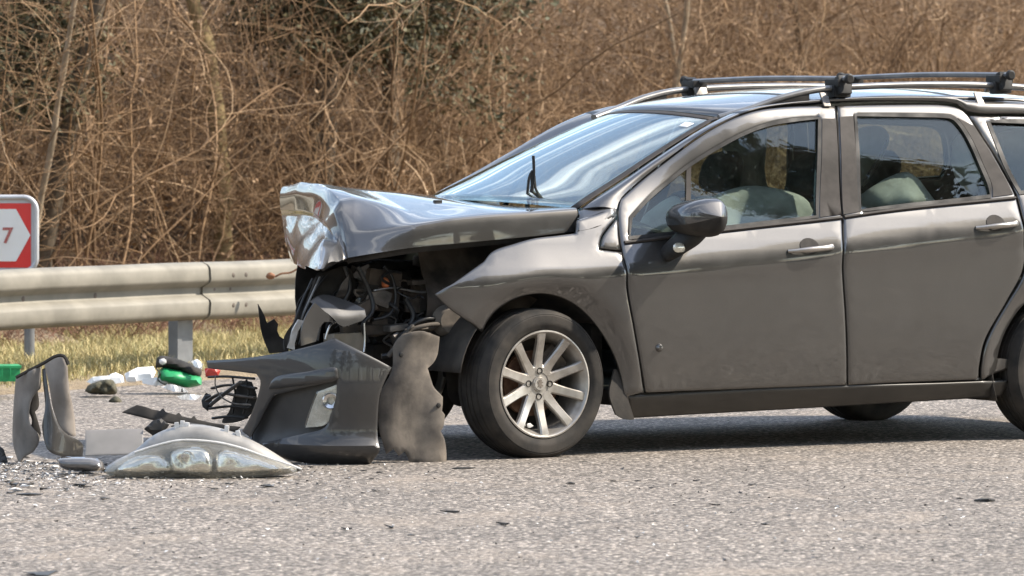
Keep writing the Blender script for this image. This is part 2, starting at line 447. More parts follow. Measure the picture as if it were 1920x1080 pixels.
# ------------------------------------------------------------------ the road, the verge and the bank behind the guardrail
RO = Vector((-2.70, 27.6, 0)); RD = Vector((math.cos(R(57)), math.sin(R(57)), 0)); RN = Vector((-RD.y, RD.x, 0))
def rail_pt(s, t, z=0.): return RO+RD*s+RN*t+Vector((0, 0, z))
def rand_island(nt):
    return nt.nodes.new('ShaderNodeNewGeometry').outputs['Random Per Island']
def asphalt():
    m, nt, b, out = new_mat('worn_asphalt')
    t = nt.nodes.new('ShaderNodeTexCoord'); v = t.outputs['Object']
    vo = nt.nodes.new('ShaderNodeTexVoronoi'); vo.inputs['Scale'].default_value = 62; nt.links.new(v, vo.inputs[0])
    stone = ramp(nt, vo.outputs['Color'], [(.12, (.075, .07, .065)), (.40, (.245, .227, .21)), (.66, (.41, .383, .358)), (.92, (.70, .66, .62))])
    gap = ramp(nt, vo.outputs['Distance'], [(.30, (1, 1, 1)), (.62, (.50, .48, .46))])
    c = mixrgb(nt, 1.0, stone, gap, 'MULTIPLY')
    f = noise_n(nt, 210, 3, .6, v); c = mixrgb(nt, .55, c, ramp(nt, f, [(.33, (.10, .09, .08)), (.66, (.46, .43, .40))]), 'OVERLAY')
    c = mixrgb(nt, .75, c, ramp(nt, noise_n(nt, 30, 6, .75, v), [(.36, (.28, .27, .26)), (.64, (.74, .73, .71))]), 'OVERLAY')
    big = noise_n(nt, .9, 6, .6, v); c = mixrgb(nt, .5, c, ramp(nt, big, [(.3, (.40, .39, .37)), (.7, (.62, .60, .57))]), 'OVERLAY')
    # oily and dusty patches with their own outline
    dust = ramp(nt, noise_n(nt, 1.7, 7, .65, v, .8), [(.52, (0, 0, 0)), (.72, (.55, .55, .55))]); c = mixrgb(nt, dust, c, (.30, .245, .19))
    stain = ramp(nt, noise_n(nt, 2.3, 6, .6, v, 1.5, stretch=(1, .6, 1)), [(.60, (0, 0, 0)), (.74, (.35, .35, .35))]); c = mixrgb(nt, stain, c, (.07, .062, .055))
    nt.links.new(c, b.inputs['Base Color']); b.inputs['Roughness'].default_value = .82
    h = mixrgb(nt, .5, ramp(nt, vo.outputs['Distance'], [(.1, (1, 1, 1)), (.7, (0, 0, 0))]), f)
    bump(nt, b, h, .9, .008)
    return m
M['asphalt'] = asphalt()
def earth(name, stops, scale, bmp=.8):
    m, nt, b, out = new_mat(name)
    n = noise_n(nt, scale, 9, .68); c = ramp(nt, n, stops)
    k = noise_n(nt, scale*14, 5, .7); c = mixrgb(nt, .7, c, ramp(nt, k, [(.3, (.28, .27, .26)), (.7, (.68, .66, .64))]), 'OVERLAY')
    nt.links.new(c, b.inputs['Base Color']); b.inputs['Roughness'].default_value = .95
    bump(nt, b, k, bmp, .03); return m
M['verge'] = earth('verge_soil', [(.28, (.13, .095, .06)), (.5, (.24, .19, .125)), (.72, (.34, .27, .17))], 3)
M['litter'] = earth('leaf_litter', [(.28, (.045, .027, .014)), (.5, (.10, .062, .030)), (.72, (.17, .11, .056))], 1.6, 1.0)
EDGE = -0.45
def structure(o): o['kind'] = 'structure'; return o
# road: a fine patch where the camera looks is not needed, one sheet to the horizon on this side of the edge
e0 = rail_pt(-400, EDGE); e1 = rail_pt(700, EDGE)
rv = [e0, e1, e1-RN*700, e0-RN*700]
structure(mesh('road', rv, [(0, 1, 2, 3)], M['asphalt'], smooth=False))
# verge and bank: rows across, broken crumbly edge on the asphalt
TT = [(-.46, -.03), (-.36, .012), (-.2, .028), (.0, .03), (.4, .035), (1, .03), (1.8, .0), (2.6, -.02), (3.2, .05), (3.8, .2), (4.6, .5), (5.6, .85), (7, 1.4), (9, 2.2), (11.5, 3.0), (14.5, 3.4), (18, 3.5), (30, 3.5), (80, 3.5), (600, 3.5)]
ss = [-380, -120, -50, -25]+[-14+.25*i for i in range(220)]+[48, 70, 120, 300, 680]
G = []
for t, z in TT:
    row = []
    for s in ss:
        p = rail_pt(s, t)
        fine = -15 < s < 45
        n1 = noise.noise(Vector((p.x*1.3, p.y*1.3, 3))) if fine else 0
        n2 = noise.noise(Vector((p.x*6, p.y*6, 9))) if fine else 0
        if t < -.3:
            p = rail_pt(s, t+.12*n1+.05*n2); zz = z
        else: zz = z+(.012*n2+.02*n1)*(1 if t < 3 else 5)
        p.z = zz; row.append(p)
    G.append(row)
def split_grid(name, G, mat):
    return structure(grid(name, G, mat))
split_grid('verge', G[:10], M['verge'])
split_grid('bank', G[9:], M['litter'])
def ground_z(s, t):
    for i in range(len(TT)-1):
        if TT[i][0] <= t <= TT[i+1][0]:
            return lerp(TT[i][1], TT[i+1][1], (t-TT[i][0])/(TT[i+1][0]-TT[i][0]))
    return 0.

# ------------------------------------------------------------------ guardrail
gr_root = thing('guardrail', 'pale galvanised W-beam guardrail along the grassy verge behind the wrecked car', 'guardrail', rail_pt(0, 0))
prof = [(.012, .150), (0, .155), (-.022, .153), (-.052, .141), (-.062, .130), (-.066, .118), (-.070, .066), (-.066, .054), (-.022, .030), (-.012, .022), (-.010, .014), (-.010, -.014), (-.012, -.022), (-.022, -.030), (-.066, -.054), (-.070, -.066), (-.066, -.118), (-.062, -.130), (-.052, -.141), (-.022, -.153), (0, -.155), (.012, -.150)]
ZR = .462
def beam(s0, s1, off):
    n = max(2, int((s1-s0)/.25)); rows = []
    for i in range(n+1):
        s = lerp(s0, s1, i/n); w = .004*math.sin(s*1.9)+.002*math.sin(s*5.1)
        rows.append([rail_pt(s, t-off, ZR+z+w*.6)-gr_root.location for t, z in prof])
    return grid('rail_beam', rows, M['galv'], gr_root, thick=.006, sharp=50)
# the joint stands at photo x = 420
def s_at(u, t=-.06):
    k = (u-960)/FOCAL; p = rail_pt(0, t); return (k*p.y-p.x)/(RD.x-k*RD.y)
sj = s_at(421)
for i in range(-3, 7):
    a = sj+4.0*i; beam(a-(.16 if i > 0 or True else 0), a+4.0, .0 if i % 2 else .011)
def bolt(s, z, t, parent, r=.011):
    p = rail_pt(s, t, z)-gr_root.location
    V, F = lathe_data([(0, 0), (r*.7, -.001), (r, .003), (r, .01)], 10)
    rot = Matrix.Rotation(math.atan2(RD.y, RD.x), 3, 'Z')
    # lathe axis is +Y: head must look along -RN
    V = [rot @ Vector((v.x, v.y, v.z))+p for v in V]
    return mesh('bolt', V, F, M['steel_dirty'], parent, 50)
for ds in (.05, .17):
    for z in (.083, -.083): bolt(sj+ds, ZR+z, -.087, gr_root, .016)
for ds in (-.05, .1): bolt(sj+ds, ZR+.005, -.027, gr_root, .013)
for u in (42, 177): bolt(s_at(u, -.01), ZR+.002, -.016, gr_root, .02)
for k in range(-4, 9):
    s = s_at(346, .05)+4.0*k
    b = rail_pt(s, .075, 0)-gr_root.location
    ang = math.atan2(RD.y, RD.x)
    P = []
    for (a, c) in ((-.07, .035), (-.07, -.03), (.07, -.03), (.07, .035), (.055, .035), (.055, -.018), (-.055, -.018), (-.055, .035)):
        P.append((a, c))
    V = []; F = []
    for z in (-.3, ZR+.13):
        for a, c in P:
            q = RD*a+RN*c+b; V.append(Vector((q.x, q.y, z)))
    for i in range(8): F.append((i, (i+1) % 8, 8+(i+1) % 8, 8+i))
    F.append(tuple(range(8))); F.append(tuple(range(8, 16)))
    mesh('post', V, F, M['galv_post'], gr_root, smooth=False)

# ------------------------------------------------------------------ kilometre sign behind the rail
SY = 29.3
sg = thing('marker_sign', 'red and white arrow marker sign with number 7 and grey rounded frame', 'sign', at(40, 690, SY)*1.0)
sg.location.z = 0.03
def sp(u, v, dy=0.): return at(u, v, SY+dy)-sg.location
def rounded(u0, v0, u1, v1, r, n=6):
    out = []
    for cx, cy, a0 in ((u1-r, v0+r, -90), (u1-r, v1-r, 0), (u0+r, v1-r, 90), (u0+r, v0+r, 180)):
        for k in range(n+1):
            a = R(a0+90*k/n); out.append((cx+r*math.cos(a), cy+r*math.sin(a)))
    return out
def plate(name, poly, dy0, dy1, mat, parent):
    n = len(poly); V = [sp(u, v, dy0) for u, v in poly]+[sp(u, v, dy1) for u, v in poly]
    F = [tuple(range(n)), tuple(reversed(range(n, 2*n)))]+[(i, (i+1) % n, n+(i+1) % n, n+i) for i in range(n)]
    return mesh(name, V, F, mat, parent, 40)
plate('backing', rounded(-130, 374, 64, 505, 18), .0, .012, M['sign_grey'], sg)
rim = rounded(-134, 370, 68, 509, 24, 8); rim.append(rim[0])
tube('frame', [sp(u, v, .0) for u, v in rim], .016, M['sign_grey'], sg, 8)
plate('red_field', rounded(-124, 381, 58, 502, 3), -.004, -.0005, M['sign_red'], sg)
plate('arrow', [(-60, 392), (30, 392), (57, 441), (30, 490), (-60, 490)], -.008, -.0045, M['sign_white'], sg)
def text_mesh(name, body, size, mat, parent, loc, bold=0., dep=.0015):
    cu = bpy.data.curves.new(name, 'FONT'); cu.body = body; cu.size = size; cu.extrude = dep; cu.offset = bold; cu.align_x = 'CENTER'; cu.align_y = 'CENTER'
    ob = bpy.data.objects.new(name, cu); col.objects.link(ob)
    dg = bpy.context.evaluated_depsgraph_get(); me = bpy.data.meshes.new_from_object(ob.evaluated_get(dg))
    bpy.data.objects.remove(ob); me.materials.clear(); me.materials.append(mat)
    o = link(name, me, parent); o.location = loc; o.rotation_euler = (R(90), 0, 0); return o
tx = text_mesh('number', '7', .125, M['sign_ink'], sg, sp(14, 443, -.0095), .002)
for u in (55, -110):
    b = at(u, 600, SY+.03); V, F = tube_data([Vector((b.x, b.y, -.3))-sg.location, Vector((b.x, b.y, 1.0-.1))-sg.location], .03, 14)
    mesh('pole', V, F, M['galv_post'], sg, 50)

# ------------------------------------------------------------------ the wrecked estate car
car = thing('crashed_car', 'wrecked grey estate car with crumpled bonnet, missing front and roof bars', 'car', (CAR_X, CAR_Y, 0), math.pi+CAR_A)
BODY = curve([.12, .17, .22, .25, .262, .29, .36, .45, .58, .68, .76, .80, .83, .86, .90, .94, .98, 1.02, 1.10, 1.25, 1.38, 1.44, 1.48, 1.52, 1.56],
             [.76, .800, .836, .858, .866, .868, .877, .886, .894, .898, .9005, .9055, .908, .901, .884, .866, .848, .830, .803, .758, .705, .678, .652, .612, .56])
PLAN = curve([-3.7, -3.4, -3.0, -2.6, 0., .2, .4, .6, .8, 1.0], [-.22, -.09, -.025, 0, 0, -.008, -.03, -.075, -.16, -.30])
def belt(x): return .905+(-.43-x)*.0897
def side_y(x, z):
    r = belt(x)-.98
    zz = z-r*sm((z-.42)/.5)*(1-sm((z-1.1)/.35))
    y = BODY(zz)+PLAN(x)*(1 if z < 1.0 else 1)
    if z > .92 and x > -1.25: y -= .075*sm((z-.92)/.35)*sm((x+1.25)/.8)
    for wx in (0., -2.708):
        d = math.hypot(x-wx, z-.31)
        if d < .47 and z < .9: y -= .030*sm((.465-d)/.10)*(1 if z > .28 else max(0, 1-(.28-z)*8))
    return y
def side(x, z): return (x, side_y(x, z), z)
def side_px(pts, g=None):
    out = []
    for p in pts:
        u, v = p[0], p[1]; q = on_car(u, v, .85); a = solve_uv(side, u, v, (q.x, q.z)); out.append(Vector(a))
    return out
def offset_side(d): return lambda x, z: (x, side_y(x, z)-d, z)
LEFT = (0, 1, 0)
def mirror_copy(o, parent, name=None):
    """the same panel on the car's other side"""
    me = o.data.copy(); co = np.empty(len(me.vertices)*3); me.vertices.foreach_get('co', co); co[1::3] *= -1; me.vertices.foreach_set('co', co)
    me.flip_normals(); me.update()
    c = link(name or o.name.split('.')[0], me, parent); return c
def side_panel(name, px, corners, mat, parent, step=.045, thick=.012, roll=.005, holes=(), off=0., mir=True, rollw=.013, mparent=None, ostep=.02):
    loop = smooth_loop(side_px(px), corners, ostep)
    hl = [smooth_loop(side_px(p), c, ostep) for p, c in holes]
    o = sheet(name, offset_side(off), loop, mat, parent, step, thick, roll, rollw, hl, LEFT)
    if mir: mirror_copy(o, mparent or parent)
    return o

# front wing (fender): torn pointed front end, wheel arch, reaches back to the door
arch_f = []
for a in range(12, 150, 6):
    arch_f.append((.365*math.cos(R(a))*1.0, .31+.365*math.sin(R(a))))
fw = side_px([(1081, 437), (1040, 442), (1000, 447), (960, 458), (925, 470), (908, 489), (860, 523), (816, 553), (852, 585), (905, 623)])
ar = side_px([(916, 601), (938, 578), (970, 560), (1008, 552), (1045, 556), (1078, 571), (1108, 597), (1134, 632), (1152, 668), (1164, 708), (1170, 745), (1173, 783)])
bk = side_px([(1180, 783), (1180, 744), (1208, 737), (1200, 680), (1188, 610), (1176, 540), (1166, 472), (1124, 467), (1128, 445), (1140, 426), (1156, 406), (1156, 385), (1120, 400), (1083, 412)])
pts = fw+ar+bk
wing = sheet('front_wing', side, smooth_loop(pts, [0, 5, 7, 9, 21, 22, 23, 24, 28, 29, 33, 35], .018), M['paint'], car, .035, .010, .005, .013, (), LEFT)
# little black-edged quarter trim ahead of the door mirror
side_panel('mirror_corner_trim', [(1127, 464), (1131, 446), (1142, 428), (1158, 409), (1160, 440), (1164, 468)], [0, 3, 5], M['paint'], car, mir=False, roll=.004, rollw=.01)

# doors -----------------------------------------------------------------
fd_out = [(1164, 372), (1205, 336), (1255, 298), (1305, 261), (1345, 236), (1385, 217), (1425, 205), (1475, 199), (1530, 197), (1566, 197), (1571, 290), (1578, 400), (1581, 480), (1586, 600), (1589, 722),
          (1400, 729), (1212, 737), (1203, 680), (1191, 610), (1179, 540), (1169, 472), (1162, 430), (1160, 395)]
fd_win = [(1180, 446), (1182, 408), (1215, 372), (1255, 338), (1292, 309), (1340, 279), (1390, 252), (1440, 233), (1490, 224), (1537, 221), (1536, 300), (1533, 406), (1450, 416), (1350, 428), (1260, 438)]
front_door = side_panel('front_door', fd_out, [0, 9, 14, 16], M['paint'], car, .045, .03, .005, [(fd_win, [0, 1, 9, 11])])
rd_out = [(1570, 197), (1640, 195), (1720, 194), (1765, 195), (1796, 201), (1814, 214), (1830, 238), (1862, 288), (1890, 338), (1904, 366), (1916, 410), (1921, 450), (1919, 505), (1890, 562), (1850, 632), (1838, 680), (1836, 712),
          (1700, 717), (1592, 722), (1589, 600), (1584, 480), (1581, 400), (1575, 290)]
rd_win = [(1603, 215), (1690, 215), (1772, 217), (1792, 224), (1812, 250), (1838, 305), (1855, 345), (1857, 368), (1780, 377), (1700, 385), (1612, 395), (1608, 300)]
rear_door = side_panel('rear_door', rd_out, [0, 16, 18], M['paint'], car, .045, .03, .005, [(rd_win, [0, 7, 10])])
rear_q = [(1818, 216), (1860, 217), (1960, 219), (2080, 222), (2200, 240), (2255, 300), (2290, 420), (2300, 520), (2290, 640), (2240, 690), (2150, 700)]
arq = [Vector((-2.708+.375*math.cos(R(a)), .31+.375*math.sin(R(a)))) for a in range(170, 7, -9)]
qa = side_px(rear_q)+[Vector((-3.08, .30))]
qb = side_px([(1899, 700), (1899, 690)])
qc = side_px([(1842, 712), (1843, 682), (1855, 634), (1895, 564), (1924, 507), (1926, 450), (1921, 410), (1909, 366), (1895, 338), (1867, 288), (1835, 238)])
q_pts = qa+list(reversed(arq))+qb[1:]+qc
rq_win = [(1852, 228), (1900, 226), (2000, 230), (2080, 240), (2130, 300), (2140, 340), (2000, 352), (1912, 362), (1880, 300)]
na = len(qa)
quarter = sheet('rear_quarter', side, smooth_loop(q_pts, [0, 10, na-1, na, na+len(arq)-1, na+len(arq), na+len(arq)+1], .025), M['paint'], car, .055, .012, .005, .013,
                [smooth_loop(side_px(rq_win), [0, 5, 7], .025)], LEFT)
mirror_copy(quarter, car)
side_panel('quarter_window', rq_win, [0, 5, 7], M['side_glass'], quarter, .09, .004, 0, (), .012)
# black frames round the glass
def frame_strip(name, px_out, px_in, ci, co, parent, off=-.0025, mat='gloss_black', step=.05):
    return side_panel(name, px_out, co, M[mat], parent, step, .006, 0, [(px_in, ci)] if px_in else (), off)
def grow(px, d):
    cx = sum(p[0] for p in px)/len(px); cy = sum(p[1] for p in px)/len(px); n = len(px); out = []
    for i in range(n):
        a = Vector(px[i-1]); b = Vector(px[(i+1) % n]); t = (b-a); t.normalize(); nn = Vector((-t.y, t.x))
        if nn.dot(Vector(px[i])-Vector((cx, cy))) < 0: nn = -nn
        out.append((px[i][0]+nn.x*d, px[i][1]+nn.y*d))
    return out
side_panel('window_seal', grow(fd_win, 3), [0, 1, 9, 11], M['black'], front_door, .08, .008, 0, [(grow(fd_win, -4), [0, 1, 9, 11])], -.003)
side_panel('window_seal', grow(rd_win, 3), [0, 7, 10], M['black'], rear_door, .08, .008, 0, [(grow(rd_win, -4), [0, 7, 10])], -.003)
side_panel('window_seal', grow(rq_win, 3), [0, 5, 7], M['black'], quarter, .08, .008, 0, [(grow(rq_win, -5), [0, 5, 7])], -.003)
side_panel('pillar_trim', [(1541, 222), (1567, 222), (1571, 300), (1577, 402), (1537, 407), (1540, 300)], [0, 1, 3, 4], M['gloss_black'], front_door, .05, .006, 0, (), -.004)
side_panel('pillar_trim', [(1574, 219), (1599, 217), (1605, 300), (1610, 397), (1581, 402), (1577, 300)], [0, 1, 3, 4], M['gloss_black'], rear_door, .05, .006, 0, (), -.004)
side_panel('pillar_trim', [(1795, 221), (1826, 236), (1858, 288), (1886, 338), (1899, 364), (1861, 369), (1859, 345), (1842, 305), (1816, 250)], [0, 1, 4, 5], M['gloss_black'], rear_door, .05, .006, 0, (), -.004)
side_panel('window_pane', grow([p for p in fd_win if True], -2), [0, 1, 9, 11], M['side_glass'], front_door, .08, .004, 0, (), .010)
side_panel('window_pane', grow(rd_win, -2), [0, 7, 10], M['side_glass'], rear_door, .08, .004, 0, (), .010)
side_panel('window_divider', [(1288, 309), (1297, 303), (1296, 370), (1293, 437), (1283, 438), (1287, 370)], [0, 1, 3, 4], M['gloss_black'], front_door, .05, .01, 0, (), .002)
# body-colour mould along the belt
def belt_mould(a, b, parent):
    P = [side_px([p])[0] for p in polyline([Vector((q[0], q[1], 0)) for q in a], 14)]
    path = [Vector((p.x, side_y(p.x, p.y)+.004, p.y)) for p in P]
    o = tube('belt_mould', path, .0085, M['gloss_black'], parent, 6)
    mirror_copy(o, parent)
belt_mould([(1170, 455), (1350, 433), (1577, 408)], None, front_door)
belt_mould([(1582, 407), (1700, 391), (1903, 371)], None, rear_door)

# door handles: cup and pull bar ------------------------------------------
def handle(u0, v0, u1, v1, parent):
    a = side_px([(u0, v0), (u1, v1)]); mid = (a[0]+a[1])/2; n = 9; path = []; rad = []
    for i in range(n):
        t = i/(n-1); p = a[0].lerp(a[1], t); lift = .034*math.sin(math.pi*min(1, max(0, t*1.0)))**.5*(.75+.25*t)
        path.append(Vector((p.x, side_y(p.x, p.y)+lift, p.y))); rad.append(.0075+.006*sm(t*2))
    path = polyline(path, 18); rr = [.0075+.0055*sm(i/17*2) for i in range(18)]
    o = tube('door_handle', path, rr, M['handle'], parent, 10); mirror_copy(o, parent)
    d = (a[1]-a[0]); c = a[0].lerp(a[1], .5)+Vector((0, .012))
    loop = [Vector((c.x+.047*math.cos(R(k)), c.y+.036*math.sin(R(k)))) for k in range(0, 360, 20)]
    cup = sheet('handle_cup', lambda x, z: (x, side_y(x, z)+.0025-.0*0, z), loop, M['dull_black'], parent, .02, .003, 0, .01, (), LEFT)
    mirror_copy(cup, parent)
M['handle'] = basic('handle_paint', (.30, .28, .25), (.38, .35, .32), .3, 12, metal=.7, coat=1.0)
handle(1478, 471, 1559, 463, front_door); handle(1830, 427, 1905, 419, rear_door)
# round repeater knob on the door's leading edge (half hidden in the photograph)
p = side_px([(1236, 652)])[0]
V, F = lathe_data([(0, .016), (.010, .014), (.016, .006), (.019, -.004)], 18); mesh('door_bump_stop', [v+Vector((p.x, side_y(p.x, p.y), p.y)) for v in V], F, M['paint'], front_door)

# sill -----------------------------------------------------------------
sill = side_panel('sill', [(1178, 745), (1400, 733), (1600, 725), (1845, 715), (1893, 712), (1880, 745), (1700, 756), (1500, 768), (1300, 779), (1182, 786)], [0, 4, 5, 9], M['sill'], car, .05, .04, .006)
# A-pillar and roof side --------------------------------------------------
shut = side_px([(1160, 380), (1166, 369), (1206, 333), (1256, 294), (1306, 257), (1346, 232), (1386, 213), (1426, 201), (1476, 195), (1530, 193)])
shut3 = [Vector(side(p.x, p.y)) for p in shut]
W0 = [(1086, 393, .715), (1112, 374, .70), (1160, 343, .665), (1210, 309, .63), (1260, 276, .59), (1300, 251, .555), (1335, 231, .525), (1352, 223, .505)]
wedge = polyline([on_car(u, v, y) for u, v, y in W0], 24)
Apath = polyline([Vector(side(*side_px([(1156, 392)])[0]))]+shut3[1:7], 24)
rows = []
for i in range(24):
    a, b = Apath[i], wedge[i]; r = []
    for j in range(9):
        t = j/8; q = a.lerp(b, t); k = math.sin(math.pi*t)
        q = q+Vector((.006, .020, .012))*k; r.append(q)
    rows.append(r)
ap = grid('windscreen_pillar', rows, M['paint'], car, thick=.006, sharp=50); mirror_copy(ap, car)
# cowl corner between bonnet and pillar
c0 = [Vector(side(*side_px([(1083, 434)])[0])), Vector(side(*side_px([(1122, 425)])[0])), Vector(side(*side_px([(1156, 404)])[0]))]
c1 = [on_car(1083, 393, .715), on_car(1112, 378, .70), on_car(1135, 361, .69)]
rows = []
A_, B_ = polyline(c0, 8), polyline(c1, 8)
for i in range(8):
    rows.append([A_[i].lerp(B_[i], j/6)+Vector((0, .016, .008))*math.sin(math.pi*j/6) for j in range(7)])
cw = grid('cowl_corner', rows, M['paint'], wing, thick=.006); 
# windscreen --------------------------------------------------------------
def ws_pt(t, v):
    i = t*(len(wedge)-1); k = min(int(i), len(wedge)-2); e = wedge[k].lerp(wedge[k+1], i-k)
    bow = lerp(.16, .10, t); bz = lerp(.03, .035, t)
    w = 1-abs(v)**2.2
    return Vector((e.x+bow*w, e.y*v, e.z+bz*w))
rows = [[ws_pt(i/18, -1+2*j/28)+Vector((0, 0, 0)) for j in range(29)] for i in range(19)]
rows = [[ws_pt(.0+1.0*i/18, .985*(-1+2*j/28)) for j in range(29)] for i in range(19)]
ws = grid('windscreen', rows, M['windscreen'], car, thick=.004)
# black ceramic border
for sgn in (1, -1):
    grid('screen_border', [[ws_pt(i/18, sgn*(.95+.05*j/3))+Vector((.004, 0, .004)) for j in range(4)] for i in range(19)], M['gloss_black'], ws, thick=.003)
grid('screen_border', [[ws_pt(.955+.045*j/3, -.94+1.88*i/20)+Vector((.004, 0, .004)) for j in range(4)] for i in range(21)], M['gloss_black'], ws, thick=.003)
mr = [ws_pt(.86+.11*j/3, -.10+.2*i/6)+Vector((-.006, 0, -.006)) for j in range(4) for i in range(7)]
# toll sticker in the top corner of the screen
grid('sticker', [[ws_pt(.845+.05*j/3, .80+.085*i/4)+Vector((.004, 0, .004)) for j in range(4)] for i in range(5)], M['white'], ws, thick=.001)
# roof --------------------------------------------------------------------
ze = curve([-3.45, -3.2, -2.9, -2.5, -2.0, -1.6, -1.35, -1.15, -1.0], [1.36, 1.43, 1.478, 1.505, 1.512, 1.495, 1.468, 1.432, 1.39])
ye = curve([-3.45, -3.1, -2.5, -1.6, -1.3, -1.12, -1.0], [.55, .59, .615, .612, .585, .52, .47])
top = [ws_pt(1.0, -1+2*j/28) for j in range(29)]
rows = [top]
for i in range(1, 40):
    f = i/39; r = []
    for j in range(29):
        v = -1+2*j/28; xe = lerp(-1.14, -3.42, f**1.05)
        x = xe+(top[j].x+1.14)*(1-f)**4 if f < 1 else xe
        y = ye(min(xe, -1.1))*v; w = 1-abs(v)**2.4
        z = ze(xe)+w*lerp(.036, .045, min(1, f*4))
        r.append(Vector((x, y, z)))
    rows.append(r)
roof = grid('roof', rows, M['paint'], car, thick=.008)
# roof side channel: strip from the door shut line up to the roof edge
S1 = shut3[6:]+[Vector(side(*p)) for p in side_px([(1600, 190), (1700, 190), (1765, 191), (1800, 197), (1822, 211), (1900, 213), (2000, 215), (2090, 219), (2190, 235)])]
S1 = polyline(S1, 40)
rows = []
for p in S1:
    xr = min(p.x-.0, -1.13); e = Vector((xr if p.x < -1.13 else p.x, ye(xr), ze(xr)))
    rr = []
    for j in range(8):
        t = j/7; q = p.lerp(e, t); k = math.sin(math.pi*t); rr.append(q+Vector((0, .015, .014))*k)
    rows.append(rr)
rs = grid('roof_side', rows, M['paint'], car, thick=.006); mirror_copy(rs, car)
# roof rails and cross bars
def rail_path(y):
    return polyline([Vector((-1.08, y-.07, ze(-1.13)+.0)), Vector((-1.22, y-.035, ze(-1.22)+.020)), Vector((-1.40, y-.01, ze(-1.4)+.047)), Vector((-1.62, y, ze(-1.62)+.060)), Vector((-2.1, y, ze(-2.1)+.062)), Vector((-2.55, y, ze(-2.55)+.064)),
                     Vector((-2.85, y, ze(-2.85)+.056)), Vector((-3.1, y-.01, ze(-3.1)+.005))], 40)
for sg_ in (1, -1):
    P = rail_path(.605)
    P = [Vector((p.x, p.y*sg_, p.z)) for p in P]
    rr = tube('roof_rail', P, .020, M['rail_mat'] if 'rail_mat' in M else M['chrome'], car, 10, flat=.75)
    # black front foot filling the gap below the rail
    ft = [Vector((-1.12-.042*k, sg_*(.552+.004*k), 0)) for k in range(10)]
    V = []; F = []
    for k, p in enumerate(ft):
        zt = min((q for q in P), key=lambda q: abs(q.x-p.x)).z+.002; zb = ze(min(p.x, -1.12))-.002
        yc = min((q for q in P), key=lambda q: abs(q.x-p.x)).y
        for yy, z in ((yc-.014, zb), (yc+.014, zb), (yc+.012, zt), (yc-.012, zt)): V.append(Vector((p.x, yy, max(z, zb))))
    for k in range(9):
        for j in range(4): F.append((k*4+j, k*4+(j+1) % 4, (k+1)*4+(j+1) % 4, (k+1)*4+j))
    F += [(0, 1, 2, 3), (36, 37, 38, 39)]
    mesh('rail_foot', V, F, M['dull_black'], rr)
def cross_bar(x, z, tail=.0):
    path = [Vector((x-.01, -.685, z-.006)), Vector((x, 0, z+.006)), Vector((x, .685, z))]
    o = tube('cross_bar', polyline(path, 12), .0165, M['bar'], car, 8, flat=.8)
    for sg_ in (1, -1):
        V, F = merge([box_data((x, sg_*.605, z-.018), (.075, .11, .035), None, .008), box_data((x, sg_*.612, z-.056), (.09, .055, .055), Matrix.Rotation(R(6*sg_), 3, 'X'), .012), box_data((x, sg_*.645, z-.028), (.06, .035, .085), Matrix.Rotation(R(18*sg_), 3, 'X'), .008)])
        mesh('bar_clamp', V, F, M['black'], o)
        V, F = merge([box_data((x, sg_*.55, z-.045), (.065, .012, .065), Matrix.Rotation(R(-28*sg_), 3, 'X'), .003)])
        mesh('clamp_plate', V, F, M['steel'], o)
        V, F = lathe_data([(0, -.012), (.018, -.012), (.023, -.004), (.023, .006), (.016, .012), (0, .012)], 14); mesh('end_cap', [v+Vector((x, sg_*.69, z)) for v in V], F, M['black'], o)
    return o
M['bar'] = basic('roof_bar_steel', (.11, .11, .115), (.19, .185, .18), .4, 9, metal=.5, coat=.2)
cross_bar(-1.655, 1.597); cross_bar(-2.515, 1.617)
# small clamps of the rack hooked over the door frame
for u, v in ((1546, 187), (1835, 186)):
    p = on_car(u, v, .64); V, F = box_data((p.x, p.y+.004, p.z), (.036, .010, .07), Matrix.Rotation(R(30), 3, 'X'), .003); mesh('rack_hook', V, F, M['steel'], car)

